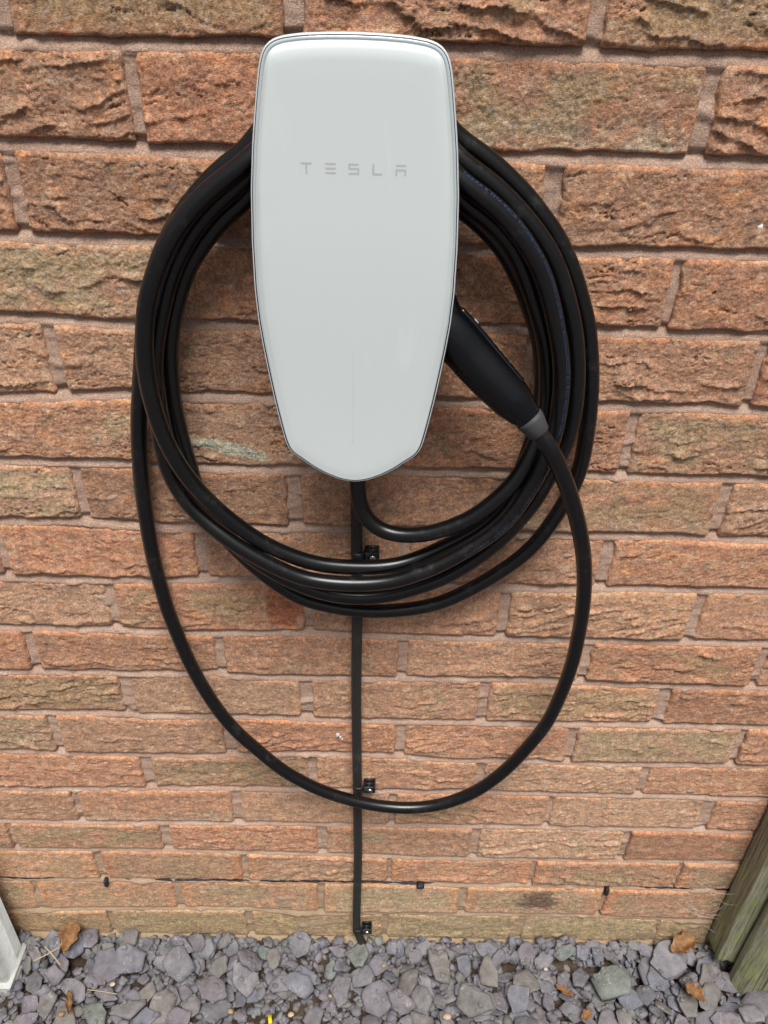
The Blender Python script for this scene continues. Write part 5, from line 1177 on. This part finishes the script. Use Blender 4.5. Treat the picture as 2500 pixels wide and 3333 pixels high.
# ------------------------------------------------------------------ dead leaves and litter
def leaf(x, y, L_, W_, rz, curl, label, tilt=.3, seed=0, dz=.006):
    rr = np.random.RandomState(seed); nu, nv = 14, 7; V = []
    for a in range(nu):
        t = a / (nu - 1); w = W_ * (math.sin(math.pi * min(1, t * .95 + .03)) ** .7) * (1 + .22 * math.sin(t * 17 + seed)) * .5
        for q in range(nv):
            s = q / (nv - 1) * 2 - 1
            lx = (t - .5) * L_; ly = s * w; lz = curl * (s * s) * w + .25 * curl * (t - .5) ** 2 * L_ * 2 + tilt * (t - .5) * L_ * .5 + .0012 * rr.randn() - .06 * (1 - abs(s)) * W_
            V.append((lx, ly, lz))
    V = np.array(V); c, s_ = math.cos(rz), math.sin(rz)
    V = np.stack([x + V[:, 0] * c - V[:, 1] * s_, y + V[:, 0] * s_ + V[:, 1] * c, V[:, 2]], 1); V[:, 2] += top_z(x, y) + dz - np.percentile(V[:, 2], 25)
    g = np.arange(nu * nv).reshape(nu, nv); Q = np.stack([g[:-1, :-1], g[1:, :-1], g[1:, 1:], g[:-1, 1:]], -1).reshape(-1, 4)
    B_ = V.copy(); B_[:, 2] -= .0004; o2 = len(V); ring = np.concatenate([g[0, :-1], g[:-1, -1], g[-1, :0:-1], g[:0:-1, 0]]); k = np.arange(len(ring)); k2 = (k + 1) % len(ring)
    o = add('dead_leaf', np.concatenate([V, B_]), [Q, Q[:, ::-1] + o2, np.stack([ring[k], ring[k2], o2 + ring[k2], o2 + ring[k]], 1)], M_leaf, None, True)
    tag(o, label, 'leaf', 'dead leaves lying on the slate'); return o
leaf(-.474, -.026, .042, .030, rad(75), 1.1, 'brown curled oak leaf on the slate nearest the white post', .7, 1, .008)
leaf(.515, -.020, .046, .030, rad(20), .7, 'large orange brown leaf at the foot of the wall beside the timber post', .5, 2, .007)
leaf(.512, -.090, .034, .022, rad(-55), .6, 'ragged tan leaf lying on slate in front of the timber posts', .2, 3, .004)
leaf(-.455, -.108, .040, .010, rad(-70), 1.0, 'narrow curled brown leaf blade near the lower left corner', .4, 4, .005)
leaf(.316, -.076, .030, .011, rad(-40), .8, 'small split tan leaf scrap between slate chips right of the cable', .3, 5, .004)
leaf(.342, -.115, .020, .013, rad(30), .5, 'small orange leaf scrap at the bottom edge of the picture', .3, 6, .004)
# yellow plastic sliver
mb = MB(); q = np.array([(-.1475, -.113, 0), (-.1445, -.126, .002)]); zz = top_z(-.146, -.12) + .003
d = q[1] - q[0]; e = np.array([-d[1], d[0], 0]); e *= .0028 / np.linalg.norm(e)
V = [q[0] - e, q[0] + e, q[1] + e, q[1] - e]; V = [v + np.array([0, 0, zz]) for v in V]; V += [v - np.array([0, 0, .0012]) for v in V]
mb.put(V, [(3, 2, 1, 0), (4, 5, 6, 7), (0, 1, 5, 4), (1, 2, 6, 5), (2, 3, 7, 6), (3, 0, 4, 7)])
tag(mb.build('plastic_sliver', M_yellow), 'bright yellow plastic sliver on the soil at the bottom edge', 'litter')
# straws and a dry stalk
def straw(P, r_, label):
    mb = MB(); mb.tube(catmull(P, .004, 1), r_, 6); tag(mb.build('dry_straw', M_straw), label, 'straw', 'bits of dry straw and stalk')
straw([(-.279, -.016, -.02), (-.2795, -.011, .000), (-.274, -.0085, .020), (-.272, -.008, .040)], .0007, 'dry upright grass stalk standing against the wall')
z_ = top_z(-.50, -.045) + .004
straw([(-.525, -.055, z_), (-.505, -.045, z_ + .004), (-.488, -.032, z_ + .002)], .0008, 'dry straw lying across slate beside the white post, pointing to the wall')
straw([(-.515, -.034, z_ + .004), (-.500, -.045, z_ + .003), (-.482, -.060, z_)], .0008, 'dry straw lying across slate beside the white post, pointing away from the wall')
z_ = top_z(-.41, -.088) + .003
straw([(-.437, -.084, z_), (-.415, -.087, z_ + .002), (-.388, -.090, z_)], .0006, 'pale dry straw lying flat on slate left of the bare soil')
# droppings and mineral specks on the bricks
splash([(-.0425, .4975, .0022, .0034, -.0055), (-.0395, .4930, .0018, .0030, -.005), (-.0370, .4885, .0013, .0020, -.005)], 'bird_dropping')
splash([(.322, 1.145, .0024, .0026, -.0045)], 'white_chip')
# spider web threads
def web(pts_list, origin_label):
    mb = MB()
    for P, r_ in pts_list: mb.tube(catmull(P, .004, 0), r_, 4)
    tag(mb.build('spider_web', M_web), origin_label, 'web')
W = []
rw = np.random.RandomState(5)
for k in range(16):
    a = np.array([-.377 + rw.normal(0, .006), -.006, .598 + rw.uniform(-.012, .012)]); b_ = a + np.array([rw.normal(0, .018), rw.uniform(.0, .004), rw.normal(-.004, .016)])
    W.append(([a, (a + b_) / 2 + np.array([0, -.003, .001]), b_], .00022))
for k in range(5): W.append(([(-.377 + .001 * k, -.008, .606), (-.3765 + .0012 * k, -.010, .596), (-.3775 + .001 * k, -.009, .582)], .0004))

W = []
for a, b_ in (((.478, -.004, .128), (.5610, -.010, .085)), ((.500, -.004, .122), (.5608, -.012, .100)), ((.515, -.003, .108), (.5612, -.02, .060)), ((.530, -.003, .150), (.5650, -.035, .168)), ((.505, -.003, .178), (.5615, -.02, .172)), ((.545, -.003, .115), (.5612, -.01, .132))):
    a, b_ = np.array(a), np.array(b_); W.append(([a, (a + b_) / 2 + np.array([0, -.004, -.007]), b_], .00016))
for k in range(4):
    a = np.array([.535 + rw.normal(0, .012), -.008, .09 + rw.normal(0, .012)]); b_ = a + np.array([rw.normal(0, .014), 0, rw.normal(0, .012)])
    W.append(([a, (a + b_) / 2, b_], .00018))
mbw = None
web(W, 'spider web threads strung between the wall and the green timber post')
